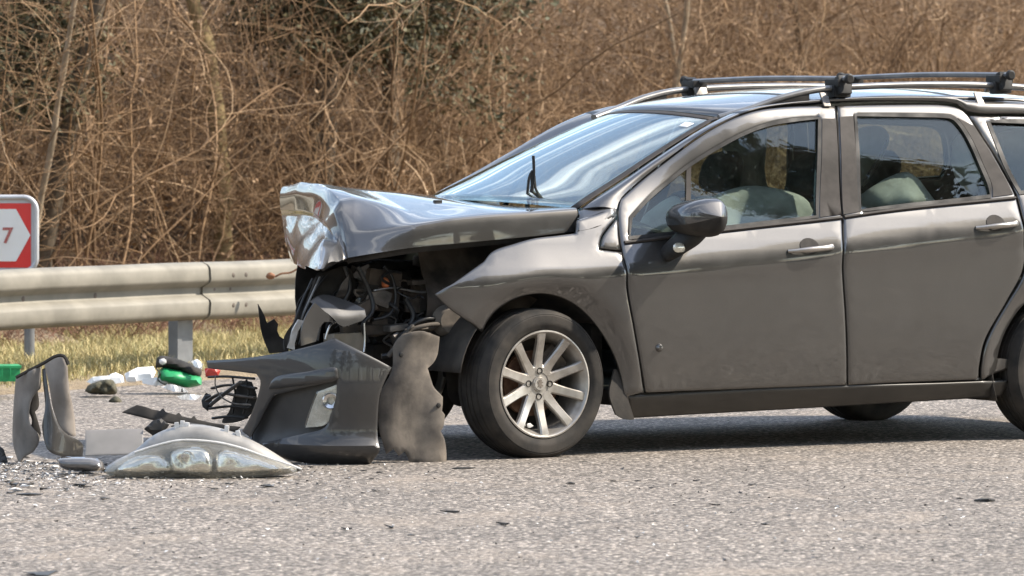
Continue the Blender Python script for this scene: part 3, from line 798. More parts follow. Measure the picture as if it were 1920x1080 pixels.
# wing mirror --------------------------------------------------------------
def mirror_unit():
    c = on_car(1325, 407, .985); root = None
    # shell: sections across the car, egg-shaped
    secs = []
    for k in range(15):
        t = k/14; yy = lerp(-.14, .14, t); 
        rz = .084*(1-abs(2*t-1.0)**5)**.5*lerp(.92, 1.0, sm(t*1.6)); rx = .158*(1-abs(2*t-1)**5)**.5
        r = []
        for j in range(20):
            a = 2*math.pi*j/20; ca, sa = math.cos(a), math.sin(a)
            x = rx*(ca if ca > 0 else .38*ca); z = rz*(abs(sa)**.85*(1 if sa > 0 else -1))
            r.append(Vector((c.x+x+.015*t, c.y+yy, c.z+z+.004-.012*(1-t))))
        secs.append(r)
    V = [p for r in secs for p in r]; F = []
    for k in range(14):
        for j in range(20): F.append((k*20+j, (k+1)*20+j, (k+1)*20+(j+1) % 20, k*20+(j+1) % 20))
    F += [tuple(range(20)), tuple(range(280, 300))]
    # upper shell in paint, lower in black plastic: split by height
    up = [f for f in F if (len(f) > 4 or (min(f) % 20) not in (10, 11, 12, 13, 14, 15, 16, 17, 18))]; lo = [f for f in F if f not in up]
    def sub(Fs):
        ks = sorted({i for f in Fs for i in f}); ix = {k: i for i, k in enumerate(ks)}; return [V[k] for k in ks], [tuple(ix[i] for i in f) for f in Fs]
    m0 = mesh('wing_mirror', *sub(up), M['mirror_paint'], car, 80)
    mesh('mirror_underside', *sub(lo), M['dull_black'], m0, 60)
    # slanted foot: from the shell down to the door, plastic, with the indicator in it
    b = on_car(1262, 468, .915)
    P = [Vector((c.x+.015, c.y-.06, c.z-.045)), Vector((lerp(c.x, b.x, .45), lerp(c.y, b.y, .55), lerp(c.z, b.z, .55))), Vector((b.x, b.y-.005, b.z)), Vector((b.x+.004, b.y-.05, b.z-.018))]
    tube('mirror_foot', polyline(P, 12), [.062, .062, .061, .060, .058, .055, .052, .050, .047, .045, .042, .038], M['black'], m0, 14, flat=.8)
    q = on_car(1274, 464, .982)
    pillow('indicator_lamp', smooth_loop([Vector(v) for v in ((-.045, -.008), (-.03, -.019), (.02, -.020), (.046, -.008), (.044, .012), (.01, .02), (-.03, .014))], [], .01), lambda a, b_: (q.x+a*.8, q.y+.0+a*.25, q.z+b_), (0, 1, 0), .014, .01, M['indicator'], m0, .012, .02)
    glass_c = Vector((c.x-.034, c.y, c.z+.002))
    loop = [Vector((.105*math.cos(R(k)), .062*math.sin(R(k)))) for k in range(0, 360, 15)]
    sheet('mirror_glass', lambda a, b_: (glass_c.x-.004, glass_c.y+a, glass_c.z+b_), loop, M['chrome'], m0, .04, .004, 0, .01, (), (-1, 0, 0))
    return m0
M['mirror_paint'] = paint('mirror_shell_paint', (.05, .048, .046), (.08, .07, .06))
M['indicator'] = basic('indicator_lens', (.55, .54, .46), (.75, .74, .66), .2, 30, metal=.4, coat=1)
mm = mirror_unit(); m2 = mirror_copy(mm, car)
for ch in mm.children: mirror_copy(ch, m2)
# wheels --------------------------------------------------------------------
def wheel_parts():
    tyre = [(.222, -.085), (.226, -.098), (.235, -.106), (.262, -.112), (.288, -.110), (.302, -.100), (.309, -.088), (.314, -.070), (.3155, -.066), (.309, -.062), (.309, -.054), (.316, -.051), (.317, -.022), (.310, -.020), (.310, -.012), (.317, -.010), (.317, .010), (.310, .012), (.310, .020), (.317, .022), (.316, .051), (.309, .054), (.309, .062), (.3155, .066), (.314, .070), (.309, .088), (.302, .100), (.294, .1075), (.292, .1065), (.288, .110), (.262, .112), (.247, .1095), (.245, .108), (.235, .106), (.226, .098), (.222, .085), (.21, 0), (.222, -.085)]
    T = lathe_data(tyre, 84)
    barrel = [(.200, -.095), (.214, -.095), (.216, -.08), (.205, -.06), (.198, .0), (.204, .06), (.212, .082), (.2185, .094), (.2245, .100), (.2275, .103), (.2265, .106), (.2205, .107), (.2160, .103), (.2125, .092), (.205, .08), (.196, .06), (.190, 0), (.195, -.09), (.200, -.095)]
    B = lathe_data(barrel, 72)
    parts = []
    # ten spokes, tapering, dished
    for k in range(10):
        a = R(90+36*k); rs = []
        n = 9
        for i in range(n):
            t = i/(n-1); r = lerp(.048, .219, t); w = lerp(.0165, .0190, t)+.010*(1-t)**3+.004*t**8
            y = .062+.036*sm(t)-.004*math.sin(math.pi*t); th = lerp(.030, .022, t)
            sec = [(-w, y-th), (-w*1.02, y-.006), (-w*.75, y), (w*.75, y), (w*1.02, y-.006), (w, y-th)]
            rs.append([Vector((r*math.cos(a)-s_*math.sin(a), yy, r*math.sin(a)+s_*math.cos(a))) for s_, yy in sec])
        V = [p for q in rs for p in q]; F = []
        for i in range(n-1):
            for j in range(6): F.append((i*6+j, (i+1)*6+j, (i+1)*6+(j+1) % 6, i*6+(j+1) % 6))
        F += [tuple(range(6)), tuple(range((n-1)*6, n*6))]
        parts.append((V, F))
    hub = lathe_data([(0, .066), (.032, .066), (.034, .060), (.050, .059), (.072, .062), (.082, .056), (.085, .03), (0, .03)], 40)
    return T, B, parts, hub
T_, B_, SP_, HUB_ = wheel_parts()
def emblem_lion():
    """small raised rampant beast on the wheel cap, as blurred as the photograph shows it"""
    pts = [(-.004, .018), (.004, .019), (.008, .013), (.005, .009), (.013, .008), (.015, .004), (.006, .002), (.006, -.003), (.014, -.007), (.012, -.011), (.004, -.009), (.006, -.017), (-.001, -.017), (-.003, -.008), (-.010, -.014), (-.013, -.009), (-.007, -.003), (-.012, .003), (-.014, .011), (-.009, .010), (-.006, .006), (-.005, .012), (-.009, .015)]
    n = len(pts); V = [Vector((-x, .0715, z)) for x, z in pts]+[Vector((-x, .066, z)) for x, z in pts]
    F = [tuple(range(n)), tuple(reversed(range(n, 2*n)))]+[(i, (i+1) % n, n+(i+1) % n, n+i) for i in range(n)]
    return V, F
def wheel(x, y, z, rotz, flip, spin, full=True):
    """wheel = part; tyre, rim, spokes, bolts = its pieces"""
    Mx = Matrix.Translation((x, y, z)) @ Matrix.Rotation(rotz+(math.pi if flip else 0), 4, 'Z') @ Matrix.Rotation(spin, 4, 'Y')
    def put(name, VF, mat, par, sharp=35): return mesh(name, [Mx @ Vector(v) for v in VF[0]], VF[1], mat, par, sharp)
    t = put('wheel', T_, M['rubber'], car)
    put('rim', B_, M['alloy'], t, 40); put('wheel_hub', HUB_, M['alloy'], t)
    for s_ in SP_: put('spoke', s_, M['alloy'], t, 30)
    for k in range(4):
        a = R(90*k+4); V, F = lathe_data([(0, .058), (.009, .0585), (.0095, .0625), (.0135, .0655), (.0145, .062), (.0145, .055)], 14)
        put('wheel_bolt', ([v+Vector((.054*math.cos(a), 0, .054*math.sin(a))) for v in V], F), M['dull_black'], t)
    V, F = lathe_data([(0, .0695), (.026, .0695), (.0285, .066), (.029, .06)], 28); put('centre_cap', (V, F), M['alloy'], t)
    put('emblem', emblem_lion(), M['alloy_dark'], t)
    put('brake_disc', lathe_data([(0, .02), (.08, .02), (.085, .0), (.138, .0), (.139, -.02), (.085, -.022), (0, -.022)], 40), M['rust'], t)
    put('brake_caliper', box_data((-.1, -.01, .09), (.09, .08, .12), Matrix.Rotation(R(40), 3, 'Y'), .012), M['steel_dirty'], t)
    put('wheel_back', lathe_data([(0, -.06), (.19, -.06), (.2, -.05)], 40), M['dull_black'], t)
    return t
wheel(0, .775, .309, R(4.6), False, R(2))
wheel(-2.708, .775, .309, 0, False, R(14))
wheel(-.16, -.70, .309, R(14), True, R(20)); wheel(-2.708, -.775, .309, 0, True, R(8))
# a white shard caught in the rim
q = on_car(992, 797, .86); pillow('shard', [Vector(v) for v in ((-.022, -.004), (-.006, .008), (.016, .006), (.024, .012), (.016, -.008), (-.004, -.012))], lambda a, b_: (q.x+a, q.y, q.z+b_), (0, 1, 0), .003, .003, M['chip_pale'], car, .01, .01)
# wheel housings, underbody --------------------------------------------------
def housing(wx, parent, a0=-20, a1=200, r=.40, both=True):
    rows = []
    for k in range(25):
        a = R(lerp(a0, a1, k/24)); rows.append([Vector((wx+r*math.cos(a)*(1 if j < 5 else .985), lerp(.845, .42, j/5), .31+r*math.sin(a)*(1 if j < 5 else .985))) for j in range(6)])
    o = grid('wheel_housing', rows, M['fender_liner'], parent, thick=.004)
    if both: mirror_copy(o, parent)
housing(0, car, 8, 140, .385, False); housing(-2.708, car)
# arch liner's visible trailing mud flap
P = side_px([(1160, 690), (1169, 722), (1173, 785), (1156, 785), (1142, 776), (1140, 740), (1150, 706)])
sheet('mud_flap', lambda x, z: (x, .835+.02*math.sin(z*9), z), smooth_loop(P, [2, 4], .02), M['fender_liner'], car, .04, .012, 0, .01, (), LEFT)
def slab(name, x0, x1, y0, y1, z0, z1, mat, bev=.02): return box(name, ((x0+x1)/2, (y0+y1)/2, (z0+z1)/2), (abs(x1-x0), abs(y1-y0), abs(z1-z0)), mat, car, None, bev)
slab('floor_pan', -.42, -2.30, -.78, .78, .20, .27, M['dull_black'])
slab('tank', -1.5, -2.25, -.5, .55, .165, .215, M['dull_black'], .02)
slab('rear_floor', -2.30, -3.4, -.52, .52, .28, .36, M['dull_black'])
slab('bulkhead', -.36, -.42, -.66, .66, .26, .88, M['dull_black'])
slab('rear_valance', -3.30, -3.48, -.72, .72, .30, .62, M['paint_bumper'], .06)
tg = [[Vector((lerp(-3.47, -3.30, sm(i/10))-.05*math.cos(math.pi*(i/10-.5)), (-1+2*j/12)*lerp(.74, .57, sm(i/10)), lerp(.6, 1.43, i/10))) for j in range(13)] for i in range(11)]
grid('tailgate', tg, M['paint'], car, thick=.02)
# interior ---------------------------------------------------------------------
def seat(x, y, rear=False):
    pts = [(-.25, .0), (-.24, .12), (-.22, .3), (-.24, .5), (-.20, .58), (0, .60), (.20, .58), (.24, .5), (.22, .3), (.24, .12), (.25, 0)]
    tilt = R(18)
    f = lambda a, b_: (x-math.sin(tilt)*b_, y+a, .50+math.cos(tilt)*b_)
    s = pillow('seat', smooth_loop([Vector(p) for p in pts], [0, 10], .04), f, (1, 0, .2), .09, .06, M['fabric'], car, .05, .09)
    hp = [(-.12, .62), (-.135, .72), (-.10, .80), (0, .815), (.10, .80), (.135, .72), (.12, .62)]
    g = lambda a, b_: (x-.02-math.sin(tilt)*b_, y+a, .50+math.cos(tilt)*b_)
    pillow('headrest', smooth_loop([Vector(p) for p in hp], [], .03), g, (1, 0, .2), .06, .05, M['fabric'], s, .03, .06)
    cp = [(-.25, -.25), (-.26, .0), (-.24, .24), (0, .26), (.24, .24), (.26, 0), (.25, -.25)]
    pillow('cushion', smooth_loop([Vector(p) for p in cp], [], .04), lambda a, b_: (x+.22+b_, y+a, .47+.08*b_), (0, 0, 1), .08, .10, M['fabric'], s, .05, .09)
seat(-1.42, .37); seat(-1.42, -.37); seat(-2.30, .40); seat(-2.30, -.40)
dv = []
for j in range(17):
    y = -.66+1.32*j/16; hump = .05*math.exp(-((y-.37)/.16)**2)
    dv.append([Vector((x, y, z)) for x, z in ((-.40, .55), (-.38, .96), (-.46, .985), (-.58, .965), (-.70, .94+hump), (-.78, .92+hump), (-.83, .86), (-.82, .74), (-.70, .62), (-.66, .5))])
grid('dashboard', dv, M['trim'], car, thick=.01, sharp=60)
V, F = lathe_data([(.168, -.012), (.178, -.018), (.19, -.012), (.192, 0), (.19, .012), (.178, .018), (.168, .012), (.166, 0), (.168, -.012)], 36)
Mx = Matrix.Translation((-.93, .37, .93)) @ Matrix.Rotation(R(90), 4, 'Z') @ Matrix.Rotation(R(-24), 4, 'X')
mesh('steering_wheel', [Mx @ v for v in V], F, M['fabric'], car)
lin = [[Vector((lerp(-1.12, -3.3, i/14), (-1+2*j/10)*.55, ze(lerp(-1.14, -3.3, i/14))-.02+.02*(1-((-1+2*j/10))**2))) for j in range(11)] for i in range(15)]
grid('headlining', lin, M['headliner'], car, thick=.01)
def bag(px, y, front, mat=None, wid=.12, label=None, nm='airbag'):
    loop = smooth_loop([Vector((on_car(u, v, y).x, on_car(u, v, y).z)) for u, v in px], [], .03)
    o = pillow(nm, loop, lambda a, b_: (a, y, b_), (0, 1, 0), front, front, M[mat or 'airbag'], car, .025, wid, .5, 9)
    return o
bag([(1300, 405), (1330, 372), (1390, 350), (1450, 352), (1510, 372), (1532, 420), (1500, 450), (1400, 470), (1310, 470)], .52, .10)
bag([(1352, 262), (1400, 240), (1436, 236), (1434, 320), (1440, 385), (1372, 378), (1360, 320)], -.40, .05)
bag([(1186, 452), (1205, 410), (1245, 375), (1275, 372), (1282, 440), (1250, 470)], .40, .10)
bag([(1618, 388), (1625, 360), (1660, 335), (1700, 322), (1722, 340), (1745, 385), (1740, 410), (1650, 415)], .55, .12)
bag([(1788, 262), (1805, 250), (1825, 275), (1838, 330), (1830, 368), (1795, 340), (1784, 300)], .45, .06)
bag([(1610, 240), (1650, 236), (1668, 262), (1640, 320), (1614, 348)], -.30, .05)
bag([(1872, 250), (1925, 244), (1960, 300), (1950, 350), (1900, 352)], .2, .05)
tube('seat_belt', [on_car(1663, 262, .58), on_car(1645, 300, .58), on_car(1613, 350, .60)], .010, M['fabric'], car, 6, flat=.25)

# ------------------------------------------------------------------ crumpled bonnet
HOOD = [ # rows from the screen forward, then down the folded front; columns: flange, near edge, y .5, y .1, y -.3, far edge
 [(1080, 434, .755), (1080, 393, .735), (1030, 391, .52), (935, 388, .10), (870, 375, -.30), (806, 368, -.70)],
 [(1000, 443, .765), (1000, 399, .745), (955, 391, .52), (868, 379, .10), (800, 369, -.30), (740, 362, -.70)],
 [(925, 450, .77), (920, 405, .755), (880, 388, .52), (800, 371, .10), (735, 361, -.30), (690, 357, -.70)],
 [(850, 457, .77), (846, 412, .755), (818, 396, .52), (745, 365, .10), (690, 357, -.30), (640, 352, -.70)],
 [(775, 464, .76), (774, 424, .745), (765, 398, .53), (700, 361, .10), (645, 353, -.30), (600, 350, -.68)],
 [(712, 474, .74), (705, 432, .70), (708, 382, .52), (655, 356, .10), (605, 349, -.30), (566, 349, -.65)],
 [(672, 481, .72), (662, 436, .66), (660, 372, .53), (622, 351, .12), (580, 346, -.28), (543, 349, -.62)],
 [(655, 484, .70), (645, 432, .63), (636, 374, .54), (604, 352, .14), (565, 347, -.27), (531, 353, -.60)],
 [(650, 486, .69), (640, 440, .62), (626, 392, .55), (597, 370, .16), (559, 366, -.26), (527, 366, -.59)],
 [(647, 487, .69), (632, 448, .62), (610, 414, .46), (592, 400, .05), (556, 394, -.38), (528, 392, -.66)],
 [(643, 488, .69), (630, 458, .66), (612, 424, .42), (590, 408, .0), (556, 406, -.42), (531, 405, -.70)],
 [(638, 489, .72), (622, 474, .74), (606, 462, .72), (586, 452, .34), (557, 450, -.14), (537, 448, -.50)],
 [(634, 491, .74), (612, 496, .84), (597, 505, .98), (578, 503, .66), (560, 498, .14), (548, 489, -.30)],
]
HP = [[on_car(u, v, y) for u, v, y in r] for r in HOOD]
def refine(G, n):
    rows = [polyline_exact(r, n) for r in G]
    cols = [polyline_exact([rows[i][j] for i in range(len(rows))], n) for j in range(len(rows[0]))]
    return [[cols[j][i] for j in range(len(cols))] for i in range(len(cols[0]))]
def polyline_exact(P, n, tens=.38):
    out = []
    for i in range(len(P)-1):
        p1, p2 = P[i], P[i+1]; m1 = (P[min(i+1, len(P)-1)]-P[max(i-1, 0)])*.5*tens; m2 = (P[min(i+2, len(P)-1)]-P[i])*.5*tens
        for k in range(n):
            t = k/n; out.append((2*t**3-3*t*t+1)*p1+(t**3-2*t*t+t)*m1+(-2*t**3+3*t*t)*p2+(t**3-t*t)*m2)
    out.append(P[-1]); return out
HG = refine(HP, 9)
ni, nj = len(HG), len(HG[0])
for i in range(ni):
    for j in range(nj):
        p = HG[i][j]; f = sm((i/(ni-1)-.35)/.3)
        d = noise.noise(p*2.6+Vector((5, 1, 2)))*.016*f+abs(noise.noise(p*4.0+Vector((0, 3, 1))))*.020*f-.006*f
        if 3 < j < nj-3: HG[i][j] = p+Vector((.55, .15, .8))*d
bonnet = grid('bonnet', HG, M['paint_hood'] if 'paint_hood' in M else M['paint'], car, thick=.006, sharp=20)
def on_hood(i, j): return HG[i][j]
p = min((q for r in HG for q in r), key=lambda q: (Vector(view(c2w(q)))-Vector((823, 381))).length)
V, F = merge([box_data(p+Vector((0, 0, .006)), (.035, .022, .016), None, .005)]); mesh('washer_jet', V, F, M['black'], bonnet)
# inner frame of the bonnet
rows = [[HG[i][j]+Vector((-.02, -.015, -.035)) for j in range(2, nj-2, 3)] for i in range(2, int(ni*.72), 4)]
grid('bonnet_frame', rows, M['dull_black'], bonnet, thick=.006)
# scuttle below the screen
sc = [[Vector((lerp(-.10, -.30, i/4)+.14*(1-(-1+2*j/14)**2), (-1+2*j/14)*.70, lerp(.99, 1.035, i/4))) for j in range(15)] for i in range(5)]
grid('scuttle', sc, M['black'], car, thick=.01)
# broken wiper standing up in front of the screen
wp = tube('wiper', [on_car(986, 396, .36), on_car(990, 352, .36), on_car(993, 331, .36), on_car(1000, 320, .36), on_car(1003, 345, .36), on_car(1008, 373, .37)], .0062, M['wiper'] if 'wiper' in M else M['black'], car, 6, 22)
tube('wiper_blade', [on_car(1000, 292, .37), on_car(1001, 318, .365), on_car(1000, 345, .36)], .0105, M['black'], wp, 6, 8, flat=.5)
tube('wiper_arm', [on_car(998, 324, .36), on_car(998, 352, .36), on_car(992, 374, .36), on_car(988, 392, .36)], .0085, M['black'], wp, 6, 10)

# ------------------------------------------------------------------ engine bay
def bay_box(name, u0, v0, u1, v1, y, dy, mat, tilt=0., bev=.01, par=None):
    a = on_car(u0, v1, y); b = on_car(u1, v0, y); c = (a+b)/2
    return box(name, (c.x, y-dy/2, c.z), (abs(b.x-a.x), dy, abs(b.z-a.z)), mat, par or car, Matrix.Rotation(R(tilt), 3, 'Y'), bev)
def bay_sheet(name, px, y, mat, corners=(), depth=None, step=.03, thick=.006, par=None, wob=.0, ws=6):
    loop = smooth_loop([Vector((on_car(u, v, y).x, on_car(u, v, y).z)) for u, v in px], list(corners), .025)
    f = depth or (lambda a, b_: 0)
    return sheet(name, lambda a, b_: (a, y+f(a, b_)+wob*noise.noise(Vector((a*ws, b_*ws, y*9))), b_), loop, mat, par or car, step, thick, 0, .01, (), LEFT)
# inner wing and strut tower, firewall
bay_sheet('inner_wing', [(790, 470), (1000, 452), (1060, 470), (1000, 560), (930, 600), (860, 612), (790, 605)], .50, M['steel_dirty'], (0, 5, 6), lambda a, b_: .05*math.sin(b_*12), wob=.03)
V, F = lathe_data([(.0, .0), (.05, .0), (.075, -.012), (.09, -.03), (.10, -.09)], 24); q = on_car(900, 478, .40)
mesh('strut_tower', [Vector((v.x, v.z, v.y))+q for v in V], F, M['steel'], car)
eng = bay_box('engine_block', 745, 500, 900, 640, .30, .55, M['dull_black'], 3, .03)
bay_box('engine_cover', 700, 488, 870, 520, .25, .5, M['black'], -3, .03, eng)
bay_box('battery', 785, 520, 850, 585, .44, .16, M['steel'], 4, .01)
bay_box('fuse_box', 690, 505, 752, 585, .50, .14, M['steel_dirty'], -7, .014)
bay_box('air_box', 655, 495, 720, 560, .40, .22, M['dull_black'], 10, .02)
bay_box('chassis_leg', 660, 604, 905, 628, .50, .09, M['steel_dirty'], .5, .008)
bay_box('chassis_leg', 600, 598, 905, 626, -.42, .09, M['steel_dirty'], .5, .008)
bay_box('subframe', 700, 640, 900, 690, .42, .7, M['dull_black'], 0, .02)
bay_box('gearbox', 740, 600, 860, 700, .22, .5, M['steel_dirty'], 6, .04)
bay_box('crash_can', 627, 624, 684, 662, .56, .10, M['bracket'] if 'bracket' in M else M['steel'], 2, .006)
pg = on_car(722, 530, .53); pillow('orange_plug', smooth_loop([Vector(v) for v in ((-.014, -.022), (-.02, .0), (-.008, .02), (.008, .022), (.016, .004), (.012, -.02))], [], .008), lambda a, b_: (pg.x+a, pg.y, pg.z+b_), (0, 1, 0), .018, .014, M['orange'], car, .008, .014)
for px, y, r, m in (
    ([(870, 590), (840, 600), (800, 598), (770, 612), (745, 640), (738, 662), (715, 668)], .60, .011, 'hose'),
    ([(905, 598), (870, 592), (835, 606), (800, 610), (765, 622), (742, 650), (728, 668)], .63, .010, 'liner'),
    ([(890, 612), (850, 606), (810, 616), (775, 618), (750, 640)], .61, .009, 'liner'),
    ([(700, 545), (740, 540), (790, 548), (840, 540), (880, 552)], .55, .005, 'chrome'),
    ([(670, 500), (690, 540), (700, 580), (680, 610), (690, 640)], .56, .009, 'hose'),
    ([(720, 500), (735, 520), (742, 560), (730, 590), (700, 600)], .54, .007, 'hose'),
    ([(830, 545), (870, 530), (930, 500), (1000, 470)], .57, .012, 'steel_dirty'),
    ([(760, 560), (775, 590), (768, 610)], .55, .012, 'hose'),
    ([(646, 500), (656, 540), (640, 580), (650, 612)], .52, .008, 'hose'),
    ([(683, 606), (684, 640), (682, 660)], .60, .0045, 'chrome'),
    ([(610, 636), (618, 612), (632, 604), (655, 610)], .60, .0045, 'chrome')):
    tube('hose', [on_car(u, v, y+.012*math.sin(u)) for u, v in px], r, M[m], car, 8, 24)
V, F = lathe_data([(.0, .02), (.05, .02), (.062, .0), (.068, -.03), (.05, -.05), (0, -.05)], 22); q = on_car(842, 602, .62)
mesh('pulley', [v+q for v in V], F, M['liner'], car)
bay_sheet('inner_wing', [(560, 470), (700, 400), (1000, 400), (1060, 440), (1000, 640), (600, 640)], -.46, M['dull_black'], (0, 3, 4), wob=.03)
rb = random.Random(21)
for k in range(46):
    u, v = rb.uniform(640, 890), rb.uniform(488, 640); y = rb.uniform(.36, .60)-(.12 if u > 800 else 0)
    if k % 2:
        pts = [on_car(u, v, y)]
        for q in range(4): u += rb.uniform(-32, 32); v += rb.uniform(-16, 20); pts.append(on_car(max(625, min(895, u)), max(490, min(655, v)), y+rb.uniform(-.04, .05)))
        tube('cable', pts, rb.uniform(.003, .009), M[rb.choice(['hose', 'hose', 'dull_black', 'steel_dirty', 'steel', 'liner'])], car, 6, 22)
    else:
        w, hh = rb.uniform(14, 46), rb.uniform(8, 34)
        bay_box('engine_part', u-w/2, v-hh/2, u+w/2, v+hh/2, y, rb.uniform(.03, .10), M[rb.choice(['dull_black', 'black', 'steel_dirty', 'steel_dirty', 'steel', 'bracket'])], rb.uniform(-30, 30), .005)
for k in range(14):
    u, v = rb.uniform(610, 690), rb.uniform(510, 650); y = rb.uniform(.30, .52); n_ = rb.randint(5, 7); pts = []
    for q in range(n_):
        a = 6.28*q/n_+rb.uniform(-.3, .3); rr_ = rb.uniform(8, 30); pts.append((u+rr_*math.cos(a)*.7, min(660, v+rr_*math.sin(a))))
    bay_sheet('torn_plastic', pts, y, M[rb.choice(['black', 'dull_black', 'dull_black', 'paint_bumper', 'steel_dirty'])], range(n_), lambda a_, b_, k=k: .6*(a_-.8)*math.sin(k)+.5*(b_-.6)*math.cos(k*2.1), wob=.04, ws=14)
# crushed front: sheets of black plastic and bent steel
bay_sheet('crushed_panel', [(596, 512), (640, 492), (690, 498), (706, 540), (700, 600), (690, 650), (620, 662), (548, 655), (556, 600), (575, 552)], .30, M['black'], (), wob=.10, ws=9)
bay_sheet('crushed_panel', [(604, 515), (650, 500), (668, 540), (640, 575), (600, 560), (575, 590), (548, 650), (530, 655), (545, 600), (575, 548)], .46, M['dull_black'], (0, 6), wob=.07, ws=11)
bay_sheet('radiator', [(585, 545), (700, 540), (700, 700), (560, 700)], .0, M['dull_black'], (0, 1, 2, 3), wob=.06)
for k in range(9):
    u = 540+k*7; v0 = 650-k*1.5; pts = [(u, v0), (u+10+3*math.sin(k*2.1), v0-40), (u+26+5*math.sin(k*1.3), v0-85-4*k*.6), (u+46, v0-128)]
    tube('bent_strip', [on_car(a, min(b, 655), .50-.012*k+.02*math.sin(k*3+i)) for i, (a, b) in enumerate(pts)], .0075, M[('black', 'dull_black', 'steel')[k % 3]], car, 5, 14, flat=.4)
bay_sheet('bent_strip', [(538, 652), (546, 622), (560, 598), (568, 604), (556, 630), (552, 656)], .56, M['chip_pale'], (0, 5), wob=.03, ws=20)
# bumper-coloured scrap of wing lying over the crushed corner
bay_sheet('painted_scrap', [(589, 566), (602, 557), (622, 553), (648, 560), (670, 569), (687, 580), (684, 598), (662, 607), (643, 613), (632, 607), (618, 590)], .66, M['paint_bumper'], (0, 5, 8), lambda a, b_: -1.2*(b_-.60)*(1 if b_ > .6 else .2)*.5, step=.02, wob=.012)
bay_sheet('painted_scrap', [(588, 567), (617, 592), (630, 608), (612, 602), (600, 612), (592, 640), (562, 648), (562, 618), (572, 590)], .655, M['paint_bumper'], (0, 2, 5, 6), lambda a, b_: .12*(a-.9), step=.02, wob=.012)
bay_sheet('broken_spike', [(485, 570), (496, 590), (502, 606), (514, 598), (522, 610), (520, 626), (536, 640), (540, 660), (506, 662), (492, 620)], .30, M['dull_black'], (0, 2, 3, 7, 8), wob=.02)
# torn edge of the arch liner left on the car behind the wing
bay_sheet('torn_liner', [(850, 586), (905, 625), (880, 700), (868, 760), (840, 740), (832, 640)], .48, M['fender_liner'], (0, 1), wob=.05)

# ------------------------------------------------------------------ fallen front bumper
PLN = polyline([Vector(p) for p in ((.66, .925, 0), (.80, .915, 0), (.93, .875, 0), (1.03, .79, 0), (1.10, .64, 0), (1.15, .42, 0), (1.18, .15, 0), (1.19, -.2, 0), (1.18, -.6, 0))], 120)
PL = [0.]
for i in range(1, 120): PL.append(PL[-1]+(PLN[i]-PLN[i-1]).length)
BUL = curve([-.05, 0, .03, .055, .075, .10, .15, .22, .32, .42, .48, .53, .58], [-.10, -.05, -.010, .010, .014, -.008, -.014, -.008, 0, -.004, -.014, -.035, -.07])
def bump_pt(t, z, d=0.):
    t2 = max(0., min(PL[-1]-1e-6, t)); i = min(int(t2/PL[-1]*119), 118)
    while i < 118 and PL[i+1] < t2: i += 1
    while i > 0 and PL[i] > t2: i -= 1
    p = PLN[i].lerp(PLN[i+1], (t2-PL[i])/(PL[i+1]-PL[i])); g = (PLN[min(i+2, 119)]-PLN[max(i-1, 0)]).normalized()
    n = Vector((g.y, -g.x, 0)); 
    if n.x < 0 and n.y < 0: n = -n
    if n.dot(Vector((.5, .6, 0))) < 0: n = -n
    b = BUL(z)+d
    q = p+n*b+g*(t-t2); return (q.x, q.y, z)
bloc = Vector(c2w((.95, .7, 0)))
bmp = thing('front_bumper', 'dark grey front bumper torn off and lying before the front wheel', 'bumper', bloc)
put_b = lambda v: Vector(c2w(v))-bloc
def bpx(pts, d=0.):
    out = []; S = lambda a, b_: bump_pt(a, b_, d)
    for u, v in pts:
        q = on_car(u, v, .8); g0 = (.05+(740-u)*.0033, max(.02, q.z)); out.append(Vector(solve_uv(S, u, v, g0)))
    return out
fog_hole = [(512, 741), (560, 729), (631, 714), (630, 742), (620, 776), (606, 803), (560, 815), (486, 830), (470, 818), (486, 790), (498, 765)]
b_out = [(385, 676), (450, 672), (520, 662), (590, 646), (626, 632), (680, 660), (735, 689), (722, 715), (712, 745), (708, 800), (712, 848), (694, 872), (640, 876), (590, 873), (530, 861), (490, 840), (452, 808), (468, 780), (482, 742), (487, 716), (479, 701), (430, 695), (388, 691)]
SB = lambda a, b_: bump_pt(a, b_)
shell = sheet('bumper_skin', SB, smooth_loop(bpx(b_out), [0, 4, 6, 10, 11, 16, 20, 22], .018), M['paint_bumper'], bmp, .03, .006, .004, .012, [smooth_loop(bpx(fog_hole), [0, 2, 7], .018)], (.5, .7, 0), 40, put_b)
sheet('fog_recess', lambda a, b_: bump_pt(a, b_, -.035-.03*sm((.62-a)/.5)), smooth_loop(bpx([(494, 745), (560, 722), (640, 706), (640, 745), (628, 785), (612, 812), (560, 825), (475, 840), (458, 822), (475, 790)]), [0, 2, 7], .02), M['recess'] if 'recess' in M else M['paint_bumper'], bmp, .03, .004, 0, .01, (), (.5, .7, 0), 40, put_b)
sheet('trim_bar', lambda a, b_: bump_pt(a, b_, .016), smooth_loop(bpx([(506, 730), (512, 714), (528, 704), (580, 696), (622, 688), (632, 690), (634, 702), (630, 712), (580, 721)]), [0, 3], .014), M['trim_bar'] if 'trim_bar' in M else M['paint_bumper'], bmp, .02, .03, .008, .014, (), (.5, .7, 0), 40, put_b)
fl = [(592, 735), (630, 722), (629, 745), (621, 772), (606, 797), (567, 802), (576, 775)]
sheet('fog_lamp', lambda a, b_: bump_pt(a, b_, -.022), smooth_loop(bpx(fl), [0, 1, 5], .012), M['fog_reflector'], bmp, .02, .012, 0, .01, (), (.5, .7, 0), 40, put_b)
sheet('fog_lens', lambda a, b_: bump_pt(a, b_, -.008), smooth_loop(bpx(grow(fl, 1)), [0, 1, 5], .012), M['fog_lens'], bmp, .02, .003, .004, .01, (), (.5, .7, 0), 40, put_b)
fc = Vector(bump_pt(*bpx([(618, 752)])[0], -.014)); V, F = lathe_data([(.016, .004), (.030, .012), (.034, .006), (.030, -.004)], 22)
